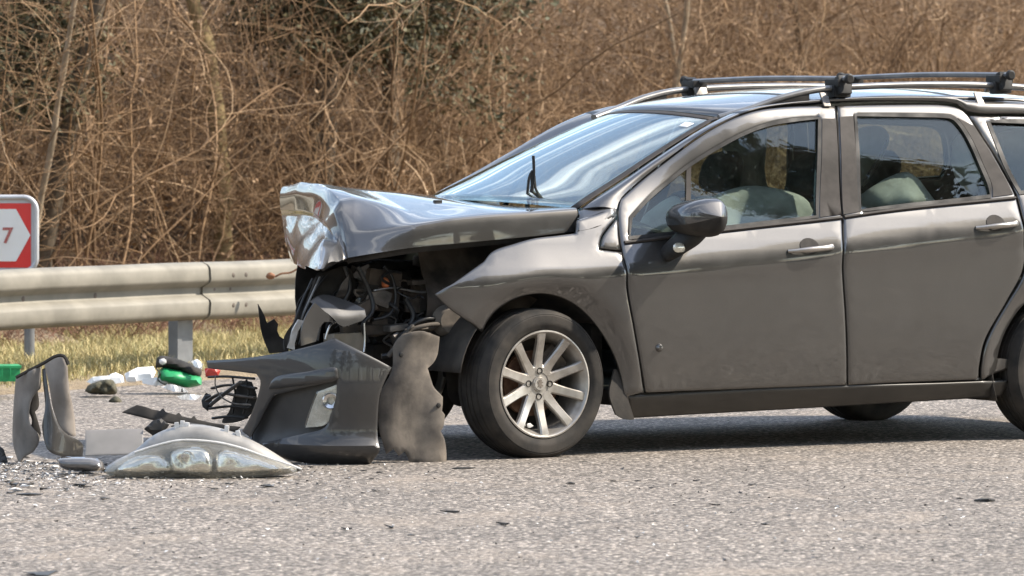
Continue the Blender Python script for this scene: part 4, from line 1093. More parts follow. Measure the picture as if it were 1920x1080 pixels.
gd = Matrix.Rotation(R(-25), 3, 'Z'); mesh('fog_bowl', [put_b(gd @ v+fc) for v in V], F, M['chrome'], bmp)
# broken grille in the middle of the bumper: bars, wires, bracket
for px, r, m, d in (([(392, 707), (425, 706), (476, 710)], .010, 'dull_black', -.03), ([(398, 728), (430, 722), (480, 728)], .010, 'dull_black', -.04), ([(388, 752), (415, 738), (446, 742), (478, 746)], .011, 'steel_dirty', -.05),
                    ([(394, 766), (430, 762), (470, 765)], .010, 'dull_black', -.04), ([(400, 784), (430, 781), (462, 783)], .011, 'black', -.03), ([(404, 705), (404, 725), (416, 745), (440, 757), (470, 759)], .005, 'steel', .0), ([(396, 758), (424, 736), (452, 716)], .012, 'steel', -.02),
                    ([(436, 708), (441, 740), (436, 775)], .008, 'black', -.05), ([(462, 712), (466, 740), (456, 776)], .008, 'black', -.05)):
    pts = [put_b(Vector(bump_pt(*q, d))) for q in bpx(px, d)]
    tube('grille_bar', pts, r, M[m], bmp, 6, 20, flat=.6)
gq = bpx([(470, 716), (480, 745), (470, 775), (448, 790), (415, 792), (430, 770), (440, 735), (452, 715)], -.07)
sheet('grille_back', lambda a, b_: bump_pt(a, b_, -.07), smooth_loop(gq, [], .02), M['black'], bmp, .03, .006, 0, .01, (), (.5, .7, 0), 40, put_b)

# ------------------------------------------------------------------ dusty wheel-arch liner hanging in front of the tyre
lloc = Vector(c2w((.52, .78, 0)))
LY = .80
def lin_s(a, b_): return (a, LY+.05*math.cos((a-.52)*9)+.015*math.sin(b_*9+1)+.05*abs(((a*4.1+b_*.9) % 1)-.5)+.035*abs(((a*1.3-b_*2.6) % 1)-.5)+.010*noise.noise(Vector((a*9, b_*6, 2)))-.10*sm((.5-a)/.15), b_)
def lpx(pts): return [Vector(solve_uv(lin_s, u, v, (on_car(u, v, LY).x, on_car(u, v, LY).z))) for u, v in pts]
ln = sheet('arch_liner', lin_s, smooth_loop(lpx([(736, 650), (752, 630), (790, 622), (826, 632), (822, 664), (810, 684), (803, 690), (809, 712), (816, 728), (832, 744), (830, 770), (836, 778), (833, 800), (827, 808), (838, 845), (841, 868), (833, 876), (826, 866), (818, 877), (806, 868), (800, 876), (786, 866), (770, 868), (760, 846), (748, 855), (738, 842), (724, 852), (712, 812), (709, 770), (716, 730), (735, 692)]), [0, 3, 5, 6, 9, 10, 11, 13, 15, 16, 17, 18, 19, 20, 22, 23, 24, 25, 26], .014), M['liner'], None, .03, .006, .004, .012, (), LEFT, 40, lambda v: Vector(c2w(v))-lloc)
ln.location = lloc
tag(ln, 'dusty brown torn wheel arch liner hanging to the asphalt in front of the tyre', 'wheel liner')

# clips left in the liner
for u, v in ((752, 665), (822, 760)):
    a = lpx([(u, v)])[0]; q = Vector(lin_s(a.x, a.y)); V, F = lathe_data([(0, .004), (.008, .003), (.011, -.002)], 12)
    mesh('clip', [Vector(c2w(w+q+Vector((0, .003, 0))))-lloc for w in V], F, M['black'], ln)

# ------------------------------------------------------------------ wreckage on the road
def wplane(Y, tiltx=0.):
    """upright plane facing the road at distance Y: 2-D coordinates are world X and height"""
    return lambda a, b_: Vector((a, Y+b_*tiltx, b_))
def wloop(px, Y, corners=(), step=.012):
    return smooth_loop([Vector((at(u, v, Y).x, at(u, v, Y).z)) for u, v in px], list(corners), step)
# headlamp unit lying on the asphalt
HY = 20.72
hl_loc = ground(380, 897); hl_loc.y = HY
lamp = thing('headlamp_unit', 'long clear headlamp unit lying on its back on the asphalt', 'headlamp', hl_loc)
def shift(o, loc):
    o.data.transform(Matrix.Translation(-Vector(loc))); return o
full = [(195, 884), (212, 866), (250, 846), (288, 816), (330, 799), (372, 796), (425, 806), (482, 830), (535, 862), (566, 881), (540, 889), (480, 895), (400, 898), (300, 897), (228, 896)]
lens = [(196, 885), (214, 868), (252, 849), (292, 836), (340, 826), (400, 829), (450, 840), (500, 858), (540, 871), (567, 881), (540, 889), (480, 895), (400, 898), (300, 897), (228, 896)]
hs = pillow('lamp_housing', wloop(full, HY+.05, (9,)), wplane(HY+.05), (0, -1, 0), .05, .10, M['lamp_back'] if 'lamp_back' in M else M['shell'], lamp, .02, .06); shift(hs, hl_loc)
for px, f, m in (([(215, 882), (240, 862), (285, 850), (318, 862), (322, 888), (250, 892)], .035, 'reflector'), ([(322, 888), (318, 850), (345, 836), (385, 838), (402, 862), (396, 890), (350, 893)], .05, 'reflector'), ([(402, 890), (405, 852), (430, 842), (480, 858), (530, 878), (500, 889)], .035, 'reflector')):
    shift(pillow('reflector', wloop(px, HY), wplane(HY-.005), (0, -1, 0), f, .02, M[m], lamp, .012, .035, .35, 18), hl_loc)
for u, v, r in ((352, 858, .026),):
    V, F = lathe_data([(.004, .02), (r*.5, .012), (r*.85, -.012), (r, -.018), (r*1.05, -.012)], 20); q = at(u, v, HY-.04)
    mesh('lamp_bowl', [v_+q-hl_loc for v_ in V], F, M['reflector'], lamp)
shift(pillow('lamp_lens', wloop(lens, HY-.02, (9,)), wplane(HY-.02), (0, -1, 0), .06, .0, M['lens'], lamp, .014, .07, .25, 14), hl_loc)
rp = [at(u, v, HY-.03)-hl_loc for u, v in ((252, 848), (292, 835), (340, 825), (400, 828), (450, 839), (500, 857), (540, 870), (566, 880))]
tube('lens_rim', rp, .0045, M['chip_pale'], lamp, 6, 30)
for u, v in ((332, 800), (342, 797), (350, 800), (425, 806), (447, 815)):
    q = at(u, v, HY+.04)-hl_loc; V, F = box_data(q, (.018, .012, .035), Matrix.Rotation(R(u % 40-20), 3, 'Y'), .003); mesh('lug', V, F, M['chip_pale'], lamp)

# curved broken bumper corner standing up at the left, seen from inside
FY = 21.5
fr_loc = at(90, 850, FY); fr_loc.z = 0
frag = thing('bumper_fragment', 'upright broken bumper corner piece, brown inside with blue-grey outer edge', 'bumper piece', fr_loc)
def curved(Y, u0, k, lean=.15):
    X0 = at(u0, 700, Y).x
    return lambda a, b_: (a, Y+k*(a-X0)**2*10+lean*b_+.01*noise.noise(Vector((a*14, b_*9, 4))), b_)
def frag_sheet(name, px, corners, S, mat, Y, par, thick=.006, loc=None, step=.025, roll=.003):
    loc = loc or fr_loc
    loop = smooth_loop([Vector(solve_uv(S, u, v, (at(u, v, Y).x, at(u, v, Y).z), False)) for u, v in px], list(corners), .014)
    return sheet(name, S, loop, mat, par, step, thick, roll, .01, (), (0, -1, 0), 40, lambda q: Vector(q)-loc)
frag_sheet('inner_panel', [(81, 680), (92, 672), (104, 668), (117, 668), (127, 688), (130, 726), (136, 756), (141, 786), (143, 818), (130, 816), (112, 800), (98, 765), (90, 720)], (0, 2, 3, 4, 8), curved(FY+.10, 120, .9), M['shell'], FY+.1, frag)
frag_sheet('outer_edge', [(78, 692), (84, 690), (88, 722), (95, 757), (108, 790), (124, 812), (150, 826), (158, 836), (156, 856), (120, 855), (100, 850), (86, 838), (78, 800), (84, 764), (80, 720)], (0, 1, 7, 8), curved(FY, 90, .8), M['paint_bumper'], FY, frag)
frag_sheet('side_panel', [(28, 710), (52, 697), (79, 686), (77, 728), (64, 742), (56, 758), (54, 790), (72, 812), (76, 822), (64, 846), (44, 856), (36, 868), (30, 858), (22, 822), (24, 760)], (0, 2, 3, 7, 11), curved(FY+.02, 60, 1.6, .05), M['frag_side'] if 'frag_side' in M else M['paint_bumper'], FY, frag)
frag_sheet('torn_web', [(58, 742), (70, 726), (74, 760), (66, 772), (72, 790), (78, 812), (70, 838), (56, 842), (52, 812), (60, 790), (54, 770)], (1, 3, 5, 8), curved(FY+.08, 60, 1.0, .05), M['dull_black'], FY+.08, frag)
tube('top_seal', [at(u, v, FY+.05)-fr_loc for u, v in ((30, 708), (52, 696), (80, 682), (104, 668), (120, 668), (128, 684))], .008, M['dull_black'], frag, 6, 20)
# blank number plate leaning on the fragment
ny = 21.0; npl = at(212, 855, ny); npl.z = 0
S = lambda a, b_: (a, ny+.9*b_, b_)
lp = [Vector(solve_uv(S, u, v, (at(u, v, ny).x, .1), False)) for u, v in ((160, 806), (268, 803), (269, 850), (160, 853))]
o = sheet('number_plate', S, smooth_loop(lp, [0, 1, 2, 3], .02), M['plate'], None, .05, .003, .002, .006, (), (0, -1, .5), 40, lambda q: Vector(q)-npl); o.location = npl
tag(o, 'plain pale grey number plate lying beside the headlamp unit', 'number plate')
# smoked lens below the plate
ly = 20.95; ll = at(150, 880, ly); ll.z = 0
o = pillow('lens_fragment', wloop([(106, 860), (130, 857), (175, 858), (192, 866), (196, 880), (180, 884), (130, 882), (112, 876)], ly, (0, 4)), wplane(ly), (0, -1, 0), .04, .05, M['smoked'] if 'smoked' in M else M['gloss_black'], None, .015, .03); shift(o, ll); o.location = ll
tag(o, 'smoked curved lens fragment on the asphalt below the number plate', 'lens fragment')
# long black grille strip with broken teeth
gy = 21.25; gl = at(340, 800, gy); gl.z = 0
teeth = [(229, 772), (256, 759), (272, 762), (285, 767), (300, 770), (306, 765), (311, 772), (330, 777), (336, 773), (341, 780), (358, 784), (364, 779), (369, 786), (400, 793), (450, 800), (440, 808), (400, 802), (350, 797), (300, 789), (262, 780)]
S = lambda a, b_: (a, gy+.5*b_+.02*math.sin(a*9), b_)
lp = smooth_loop([Vector(solve_uv(S, u, v, (at(u, v, gy).x, .2), False)) for u, v in teeth], list(range(len(teeth))), .02)
o = sheet('grille_strip', S, lp, M['dull_black'], None, .03, .008, .002, .006, (), (0, -1, .3), 40, lambda q: Vector(q)-gl); o.location = gl
tag(o, 'long black broken grille strip with jagged teeth lying between fragment and bumper', 'grille piece')
for px, nm, m, lab, Y in (
    ([(268, 806), (285, 790), (300, 786), (316, 798), (306, 812), (285, 818)], 'trim_piece', 'black', 'bent black trim piece lying behind the headlamp unit', 21.1),
    ([(318, 800), (350, 793), (395, 800), (380, 808), (330, 812)], 'trim_piece', 'steel', 'flat grey trim piece under the black grille strip', 21.2),
    ([(376, 752), (384, 738), (394, 742), (398, 762), (388, 772), (378, 764)], 'trim_piece', 'black', 'small black bracket lying left of the broken bumper grille', 22.4),
    ([(382, 692), (400, 690), (412, 696), (408, 706), (384, 708)], 'lamp_piece', 'red', 'red plastic lamp piece behind the bumper edge by the first aid bag', 24.6),
    ([(0, 838), (6, 842), (15, 866), (8, 872), (-20, 872), (-20, 836)], 'plastic_piece', 'chip_dark', 'black plastic piece cut by the left picture edge beside the bumper fragment', 21.6)):
    lo = at(px[0][0], px[0][1], Y); lo.z = 0
    o = pillow(nm, wloop(px, Y, range(len(px))), wplane(Y, .3), (0, -1, .3), .012, .012, M[m], None, .015, .008, .9, 24, 25); shift(o, lo); o.location = lo; tag(o, lab, 'plastic piece')

# first-aid bag and its spilled packs on the verge
ay = 27.0; al = at(335, 722, ay); al.z = 0.0
aid = thing('first_aid_bag', 'green first aid bag with open black flap lying on the verge', 'bag', al)
shift(pillow('bag_body', wloop([(296, 696), (310, 688), (345, 694), (375, 705), (378, 722), (350, 727), (315, 720), (298, 716)], ay, (0, 4)), wplane(ay), (0, -1, 0), .10, .10, M['green'], aid, .02, .05, .3, 14), al)
shift(pillow('flap', wloop([(291, 690), (294, 672), (305, 667), (330, 672), (362, 684), (378, 694), (376, 706), (366, 710), (345, 700), (310, 690)], ay, (0, 6)), wplane(ay), (0, -1, 0), .06, .08, M['dull_black'], aid, .02, .04, .4, 14), al)
shift(pillow('buckle', wloop([(299, 674), (308, 672), (313, 679), (306, 684), (299, 681)], ay-.06), wplane(ay-.07), (0, -1, 0), .01, .01, M['chip_pale'], aid, .01, .01), al)
tube('strap', [at(u, v, ay-.08)-al for u, v in ((292, 690), (300, 700), (296, 712), (312, 722), (340, 728))], .010, M['dull_black'], aid, 6, 16, flat=.4)
def pack(px, Y, lab, m='white', th=.03, nm='bandage_pack', cat='bandage'):
    lo = at(px[0][0], px[0][1], Y); lo.z = 0
    o = pillow(nm, wloop(px, Y, range(len(px))), wplane(Y, .9), (0, -.7, .7), th*.6, th*.6, M[m], None, .018, .010, .9, 22, 20); shift(o, lo); o.location = lo; tag(o, lab, cat, 'spilled first aid packs')
pack([(160, 717), (172, 708), (200, 706), (214, 700), (228, 706), (232, 718), (200, 722), (175, 722)], 26.9, 'crumpled white dressing nearest the dark soil clod')
pack([(231, 702), (255, 691), (285, 689), (290, 700), (284, 712), (250, 716), (236, 716)], 27.2, 'large pale blue-white dressing behind the other packs', 'white')
pack([(264, 712), (290, 709), (314, 712), (312, 722), (290, 724), (266, 720)], 26.9, 'flat white pack directly below the green bag')
pack([(300, 726), (322, 722), (345, 728), (352, 736), (325, 735)], 26.6, 'thin white sheet in front of the green bag')
pack([(330, 744), (350, 740), (378, 742), (366, 751), (340, 750)], 25.6, 'small white scrap on the asphalt edge below the packs')
pack([(355, 680), (366, 676), (378, 685), (376, 694), (362, 690)], 26.8, 'round white roll on top of the black flap')
# soil clod
cl = at(195, 738, 26.7); cl.z = 0
o = pillow('soil_clod', wloop([(159, 733), (166, 722), (180, 716), (200, 711), (213, 714), (219, 728), (217, 739), (190, 740), (168, 738)], 26.7, (0,)), wplane(26.7), (0, -1, 0), .07, .07, M['stone'], None, .012, .04, .9, 30); shift(o, cl); o.location = cl
tag(o, 'dark mossy soil clod in front of the white packs', 'clod')
o = pillow('soil_clod', wloop([(203, 752), (215, 742), (226, 748), (228, 757), (212, 758)], 26.2), wplane(26.2), (0, -1, 0), .03, .03, M['stone'], None, .012, .03, .9, 30); shift(o, at(215, 757, 26.2)); o.location = at(215, 757, 26.2)
tag(o, 'small brown soil lump below the mossy clod', 'clod')
# green plastic box at the picture's left edge
gx = at(8, 714, 26.6); gx.z = 0
crate = thing('plastic_box', 'bright green plastic box cut by the left picture edge on the verge', 'box', gx)
c = at(-2, 700, 26.6)-gx; V, F = merge([box_data(c, (.20, .16, .078), Matrix.Rotation(R(12), 3, 'Z'), .006), box_data(c+Vector((0, 0, .035)), (.212, .172, .016), Matrix.Rotation(R(12), 3, 'Z'), .004)])
mesh('box_body', V, F, M['green'], crate)
for k in (-1, 1): V, F = box_data(c+Vector((.045+k*.02, -.084+.01*k, .002)), (.006, .008, .05), Matrix.Rotation(R(12), 3, 'Z'), .001); mesh('rib', V, F, M['green'], crate)
# dry leaf and twig caught on the guardrail
ty = 29.4; tl = at(510, 517, ty)
tw = thing('dry_twig', 'rusty brown dry leaf and twig caught on the guardrail by the bonnet', 'twig', tl)
tube('stem', [at(u, v, ty-.15)-tl for u, v in ((516, 519), (528, 513), (545, 511), (558, 504), (572, 498))], .006, M['leaf_dry'], tw, 6, 14)
shift(pillow('leaf', wloop([(498, 519), (502, 512), (509, 511), (516, 516), (514, 522), (504, 524)], ty-.15), wplane(ty-.15), (0, -1, 0), .02, .015, M['leaf_dry'], tw, .012, .02, .6, 30), tl)

# shards scattered over the asphalt
def shard_mesh(k):
    r = random.Random(40+k); n = r.randint(5, 8); V = []; F = []
    ang = sorted(r.uniform(0, 6.28) for _ in range(n)); base = [Vector((math.cos(a)*r.uniform(.5, 1), math.sin(a)*r.uniform(.35, .9), 0)) for a in ang]
    bend = r.uniform(-.35, .5)
    for z in (0, .10):
        for p in base: V.append(Vector((p.x, p.y, z+bend*abs(p.x)*.6+.05*r.random())))
    F = [tuple(reversed(range(n))), tuple(range(n, 2*n))]+[(i, (i+1) % n, n+(i+1) % n, n+i) for i in range(n)]
    me = bpy.data.meshes.new('shard'); me.from_pydata([tuple(v) for v in V], [], F); return me
SH = {}
def shard(u, v, size_px, mat, label, flatness=.5, grp=None, k=None):
    p = ground(u, v); k = random.randint(0, 7) if k is None else k
    if (k, mat) not in SH:
        me = shard_mesh(k); me.materials.append(M[mat]); SH[(k, mat)] = me
    o = link('plastic_shard', SH[(k, mat)]); s = size_px/2*p.y/FOCAL
    mn = min(q.co.z for q in SH[(k, mat)].vertices)
    o.location = p+Vector((0, 0, -mn*s*flatness+.001)); o.scale = (s, s*1.3, s*flatness); o.rotation_euler = (0, 0, random.uniform(-.5, .5))
    tag(o, label, 'plastic shard', grp); return o
shard(942, 985, 40, 'chip_dark', 'largest black shard on the open asphalt below the front wheel', 1.3, k=1)
shard(768, 1004, 24, 'chip_dark', 'black wedge-shaped shard left of the largest black shard', .9, k=2)
shard(703, 921, 22, 'chip_dark', 'black shard on the asphalt just below the fallen bumper', 1.1, k=3)
shard(549, 938, 16, 'chip_dark', 'small bluish black shard below the tip of the headlamp unit', 1.2, k=4)
shard(52, 929, 52, 'chip_dark', 'flat greenish black shard low at the left picture edge', .5, k=5)
shard(150, 910, 50, 'chip_dark', 'long thin black shard below the smoked lens fragment', .5, k=6)
shard(866, 879, 58, 'chip_dark', 'thin black strip lying beside the torn wheel arch liner', .35, k=7)
shard(90, 1077, 110, 'chip_dark', 'dark strip on the asphalt at the bottom left picture edge', .25, k=0)
shard(128, 934, 16, 'chip_pale', 'white chip on the asphalt below the flat black shard', .9, k=1)
shard(305, 934, 18, 'chip_pale', 'white chip on the asphalt below the headlamp unit', .9, k=2)
shard(175, 929, 14, 'chip_pale', 'white chip between the long thin shard and the headlamp', .9, k=3)
for u, v, s in ((650, 993, 24), (623, 961, 14), (845, 962, 34), (735, 990, 30), (400, 918, 22), (500, 913, 30), (250, 992, 16), (97, 968, 12), (410, 975, 10), (283, 1000, 14), (195, 936, 22), (308, 992, 8), (680, 925, 12), (15, 905, 18), (20, 925, 20), (430, 908, 20), (520, 941, 10),
                (1433, 984, 20), (1410, 910, 18), (1847, 941, 36), (1195, 1008, 14), (1220, 916, 16), (1150, 903, 20), (1068, 908, 18), (1305, 902, 16), (1340, 948, 22), (1195, 903, 12), (1800, 936, 12), (1060, 912, 10), (1575, 903, 14), (985, 1040, 8), (830, 1035, 8), (590, 1005, 10), (470, 985, 8), (1180, 885, 9), (1640, 1010, 8)):
    wh = next(w for lim, w in ((60, 'at the left picture edge'), (210, 'below the number plate'), (330, 'below the left end of the headlamp'), (450, 'below the middle of the headlamp'), (600, 'below the headlamp tip'), (720, 'below the fallen bumper'), (860, 'below the torn liner'), (1040, 'below the front wheel'), (1170, 'below the wheel arch edge'), (1260, 'below the wing mirror'), (1380, 'below the front door'), (1520, 'below the front door handle'), (1700, 'below the far rear wheel'), (1999, 'below the rear door')) if u < lim)
    shard(u, v, s*1.2, 'chip_dark', ('tiny' if s < 11 else 'small' if s < 19 else 'flat')+' black shard on the asphalt '+('close ' if v < 950 else 'well ')+wh, 1.1, 'small shards on the road')
rd = random.Random(9)
for k in range(48):
    u, v = rd.uniform(0, 215), rd.uniform(858, 925)
    sz = rd.uniform(12, 38); mt = rd.choice(['chip_dark', 'chip_dark', 'chip_dark', 'smoked', 'chip_pale'])
    shard(u, v, sz, mt, ('small ' if sz < 20 else 'large ')+{'chip_dark': 'black', 'smoked': 'smoky grey', 'chip_pale': 'pale'}[mt]+' broken bit '+('right against' if v < 880 else 'in front of' if v < 905 else 'well in front of')+(' the fragment side panel' if u < 75 else ' the fragment outer edge' if u < 140 else ' the smoked lens'), rd.uniform(.7, 1.8), 'bits in front of the bumper corner')
for k in range(10):
    u, v = rd.uniform(560, 850), rd.uniform(876, 900)
    shard(u, v, rd.uniform(8, 22), 'chip_dark', 'dark bits lying along the foot of the bumper and liner', rd.uniform(.4, 1.0), 'bits under the bumper')
for u, v, s in ((640, 936, 9), (690, 922, 10), (560, 915, 8), (75, 905, 12), (110, 915, 12), (30, 890, 12), (210, 915, 10), (350, 925, 8), (20, 880, 12), (60, 880, 10), (440, 930, 7)):
    shard(u, v, s, 'chip_pale', 'tiny pale chip scattered near the wreckage', .6, 'tiny pale chips')
# crumbs of glass and plastic round the wreck: nobody could count them
V = []; F = []
for k in range(3600):
    a = rng.random()
    if a < .75: u = rng.uniform(-30, 760)*rng.uniform(.2, 1); v = 868+abs(rng.normal(0, 26))
    else: u = rng.uniform(0, 1900); v = rng.uniform(880, 1060)
    p = ground(u, v); s = rng.uniform(.0015, .0055); b = len(V)
    for q in range(4):
        V.append((p.x+rng.normal(0, s), p.y+rng.normal(0, s*1.5), .001+abs(rng.normal(0, s*.8))))
    F += [(b, b+1, b+2), (b, b+2, b+3), (b, b+3, b+1), (b+1, b+3, b+2)]
mc, nt, bb, out = new_mat('crumbs'); nt.links.new(ramp(nt, rand_island(nt), [(.0, (.02, .02, .02)), (.55, (.06, .055, .05)), (.62, (.5, .48, .45)), (1., (.75, .74, .72))]), bb.inputs['Base Color']); bb.inputs['Roughness'].default_value = .35
o = mesh('debris_crumbs', V, F, mc, None, None, False); o['kind'] = 'stuff'; o['label'] = 'fine crumbs of glass and plastic strewn over the asphalt'; o['category'] = 'debris'

# ------------------------------------------------------------------ vegetation
def bark(name, c1, c2, c3=None):
    m, nt, b, out = new_mat(name)
    c = ramp(nt, rand_island(nt), [(0, c1), (.5, c2), (1, c3 or c2)])
    n = noise_n(nt, 22, 6, .65); c = mixrgb(nt, .6, c, ramp(nt, n, [(.3, (.3, .3, .3)), (.7, (.65, .65, .65))]), 'OVERLAY')
    nt.links.new(c, b.inputs['Base Color']); b.inputs['Roughness'].default_value = .85; bump(nt, b, n, .4, .01); return m
M['twig_pale'] = bark('pale_twig', (.20, .118, .058), (.31, .195, .103), (.47, .325, .19))
M['twig_brown'] = bark('brown_twig', (.13, .074, .034), (.215, .128, .062), (.30, .187, .097))
M['twig_dark'] = bark('thicket_twig', (.10, .056, .025), (.18, .104, .048), (.26, .158, .077))
M['bramble'] = bark('bramble_stalk', (.12, .055, .034), (.20, .098, .06), (.27, .16, .098))
M['trunk_moss'] = basic('mossy_bark', (.12, .085, .035), (.23, .17, .075), .9, 9, bmp=.8, bscale=30, detail=8)
M['trunk_dark'] = basic('dark_bark', (.06, .045, .028), (.13, .095, .06), .9, 9, bmp=.8, bscale=30, detail=8)
M['trunk_pale'] = basic('pale_bark', (.20, .15, .095), (.31, .24, .16), .85, 9, bmp=.6, bscale=30, detail=8)
def leafmat(name, stops):
    m, nt, b, out = new_mat(name); nt.links.new(ramp(nt, rand_island(nt), stops), b.inputs['Base Color']); b.inputs['Roughness'].default_value = .7
    b.inputs['Subsurface Weight'].default_value = 0.; return m
M['dead_leaf'] = leafmat('dead_leaves', [(0, (.13, .07, .032)), (.5, (.22, .13, .062)), (1, (.33, .21, .108))])
M['ivy'] = leafmat('evergreen_leaves', [(0, (.034, .034, .014)), (.5, (.075, .07, .028)), (1, (.14, .112, .05))])
M['needles'] = leafmat('pine_needles', [(0, (.010, .018, .008)), (.5, (.022, .038, .016)), (1, (.05, .07, .03))])
M['grass'] = leafmat('dry_grass', [(0, (.22, .19, .07)), (.35, (.41, .33, .14)), (.7, (.56, .46, .23)), (1, (.27, .27, .10))])

def segs_mesh(paths, sides=4):
    """numpy tubes: list of (points Nx3, radii N) -> verts, faces"""
    V = []; F = []; base = 0
    ang = np.arange(sides)*2*np.pi/sides; ca, sa = np.cos(ang), np.sin(ang)
    for P, r in paths:
        n = len(P); T = np.gradient(P, axis=0); T /= np.linalg.norm(T, axis=1)[:, None]+1e-9
        ref = np.array([.3, .9, .1]) if abs(T[0][1]) < .8 else np.array([1., 0, 0])
        U = np.cross(T, ref); U /= np.linalg.norm(U, axis=1)[:, None]+1e-9; W = np.cross(T, U)
        ring = P[:, None, :]+r[:, None, None]*(U[:, None, :]*ca[None, :, None]+W[:, None, :]*sa[None, :, None])
        V.append(ring.reshape(-1, 3))
        i = np.arange(n-1)[:, None]*sides+base; k = np.arange(sides)[None, :]; k2 = (k+1) % sides
        F.append(np.stack([i+k, i+k2, i+sides+k2, i+sides+k], -1).reshape(-1, 4)); base += n*sides
    return np.concatenate(V), np.concatenate(F)
def fast_mesh(name, V, F, mat, parent=None, smooth=True):
    me = bpy.data.meshes.new(name); nv, nf, k = len(V), len(F), F.shape[1]
    me.vertices.add(nv); me.vertices.foreach_set('co', V.astype(np.float32).ravel())
    me.loops.add(nf*k); me.loops.foreach_set('vertex_index', F.astype(np.int32).ravel())
    me.polygons.add(nf); me.polygons.foreach_set('loop_start', np.arange(0, nf*k, k, dtype=np.int32))
    me.materials.append(mat); me.update(calc_edges=True)
    if smooth: me.polygons.foreach_set('use_smooth', np.ones(nf, bool))
    return link(name, me, parent) if name else me
def walk(rg, p, d, length, n, wig, grav=0.):
    P = [np.array(p, float)]; d = np.array(d, float); st = length/n
    for i in range(n):
        d = d+rg.normal(0, wig, 3)+np.array([0, 0, grav]); d /= np.linalg.norm(d); P.append(P[-1]+d*st)
    return np.array(P)
def shrub_paths(rg, h, stems, spread, fine=1.0, wig=.16):
    big = []; small = []
    for s in range(stems):
        a = rg.uniform(0, 2*np.pi); t = rg.uniform(.1, spread)
        d = np.array([np.cos(a)*t, np.sin(a)*t, 1.]); L = h*rg.uniform(.65, 1.15)
        P = walk(rg, (rg.normal(0, .08), rg.normal(0, .08), -.1), d, L, 12, wig*.7, -.035*spread); r0 = rg.uniform(.004, .0125)*h/2.2
        big.append((P, np.linspace(r0, r0*.3, len(P))))
        for b in range(int(rg.integers(5, 9)*fine)):
            i = rg.integers(2, len(P)-1); T = P[i]-P[i-1]; T /= np.linalg.norm(T)
            d2 = T*.6+rg.normal(0, .75, 3)+np.array([0, 0, .15]); d2 /= np.linalg.norm(d2)
            L2 = L*rg.uniform(.18, .5); Q = walk(rg, P[i], d2, L2, 7, wig*1.3, -.03); r1 = r0*rg.uniform(.3, .55)
            small.append((Q, np.linspace(r1, r1*.35, len(Q))))
            for c in range(int(rg.integers(2, 6)*fine)):
                j = rg.integers(1, len(Q)-1); d3 = (Q[j]-Q[j-1])/np.linalg.norm(Q[j]-Q[j-1])*.5+rg.normal(0, .8, 3); d3 /= np.linalg.norm(d3)
                W = walk(rg, Q[j], d3, L2*rg.uniform(.2, .6), 4, wig*1.8, 0); small.append((W, np.linspace(r1*.5, r1*.25, len(W))))
    return big, small
def bare_shrub(seed, h, stems, spread, m1, m2, label, group=None, name='bare_shrub', fine=1., wig=.16, leaves=0):
    rg = np.random.default_rng(seed); big, small = shrub_paths(rg, h, stems, spread, fine, wig)
    root = thing(name, label, 'shrub', group=group)
    fast_mesh('stem', *segs_mesh(big, 5), M[m1], root); fast_mesh('twig', *segs_mesh(small, 3), M[m2], root)
    if leaves:
        pts = np.concatenate([q[0][1:] for q in small]); pts = pts[rg.integers(0, len(pts), leaves)]
        fast_mesh('dead_leaves', *leaf_quads(rg, pts, .022), M['dead_leaf'], root, False)
    return root
def leaf_quads(rg, pts, s, aspect=.55):
    n = len(pts); a = rg.normal(0, 1, (n, 3)); a /= np.linalg.norm(a, axis=1)[:, None]; b = np.cross(a, rg.normal(0, 1, (n, 3))); b /= np.linalg.norm(b, axis=1)[:, None]
    sc = s*rg.uniform(.6, 1.4, (n, 1)); c = pts+rg.normal(0, s*.8, (n, 3))
    V = np.stack([c-a*sc, c+b*sc*aspect, c+a*sc, c-b*sc*aspect], 1).reshape(-1, 3); F = np.arange(4*n).reshape(n, 4); return V, F
def copy_tree(o, parent=None):
    c = o.copy(); col.objects.link(c); c.parent = parent
    for ch in [k for k in bpy.data.objects if k.parent == o]: copy_tree(ch, c)
    return c
def put_at(o, s, t, rot, sc=1., lean=0.):
    p = rail_pt(s, t); o.location = (p.x, p.y, ground_z(s, t)-.05); o.rotation_euler = (lean, 0, rot); o.scale = (sc,)*3
# the thicket's individual shrubs: prototypes, then copies
GR = 'bare shrubs of the roadside thicket'
kinds = [
 ('pale twigged bare shrub', 'twig_pale', 'twig_pale'),
 ('brown bare shrub', 'twig_brown', 'twig_brown'),
 ('bare brown shrub with pale twigs', 'twig_brown', 'twig_pale'),
 ('brown shrub with dead leaves', 'twig_brown', 'twig_brown')]
protos = []
for k in range(10):
    lab, a, b = kinds[k % 4]
    protos.append(bare_shrub(100+k, 3.0+.25*(k % 4), 7+k % 4, .55+.07*(k % 5), a, b, lab, GR, fine=1.25, wig=.15+.02*(k % 3), leaves=500 if k % 4 == 3 else 0))
rs_ = random.Random(5)
ROWS = ('front row', 'second row', 'third row', 'rear row')
LAND = [(0, 'left of the sign'), (110, 'above the sign'), (260, 'above the left beam'), (400, 'left of the mossy trunk'), (520, 'right of the mossy trunk'), (640, 'above the folded bonnet front'), (760, 'above the bonnet'), (880, 'by the dark trunk'), (1000, 'above the wiper'), (1120, 'above the screen'), (1230, 'by the slender pale trunk'), (1330, 'above the front bar end'), (1480, 'above the front roof bar'), (1620, 'above the bar clamps'), (1760, 'above the rear roof bar'), (1920, 'at the right picture edge'), (9999, 'beyond the right picture edge')]
def view_s(u, t): return s_at(u, t)
n = 0
spots = []
for row, t in enumerate((3.6, 4.3, 5.1, 6.0)):
    a, b = view_s(-260, t), view_s(2180, t); m = 22
    for i in range(m): spots.append((row, i, lerp(a, b, (i+.5*(row % 2)+rs_.uniform(-.3, .3))/m), t+rs_.uniform(-.3, .3)))
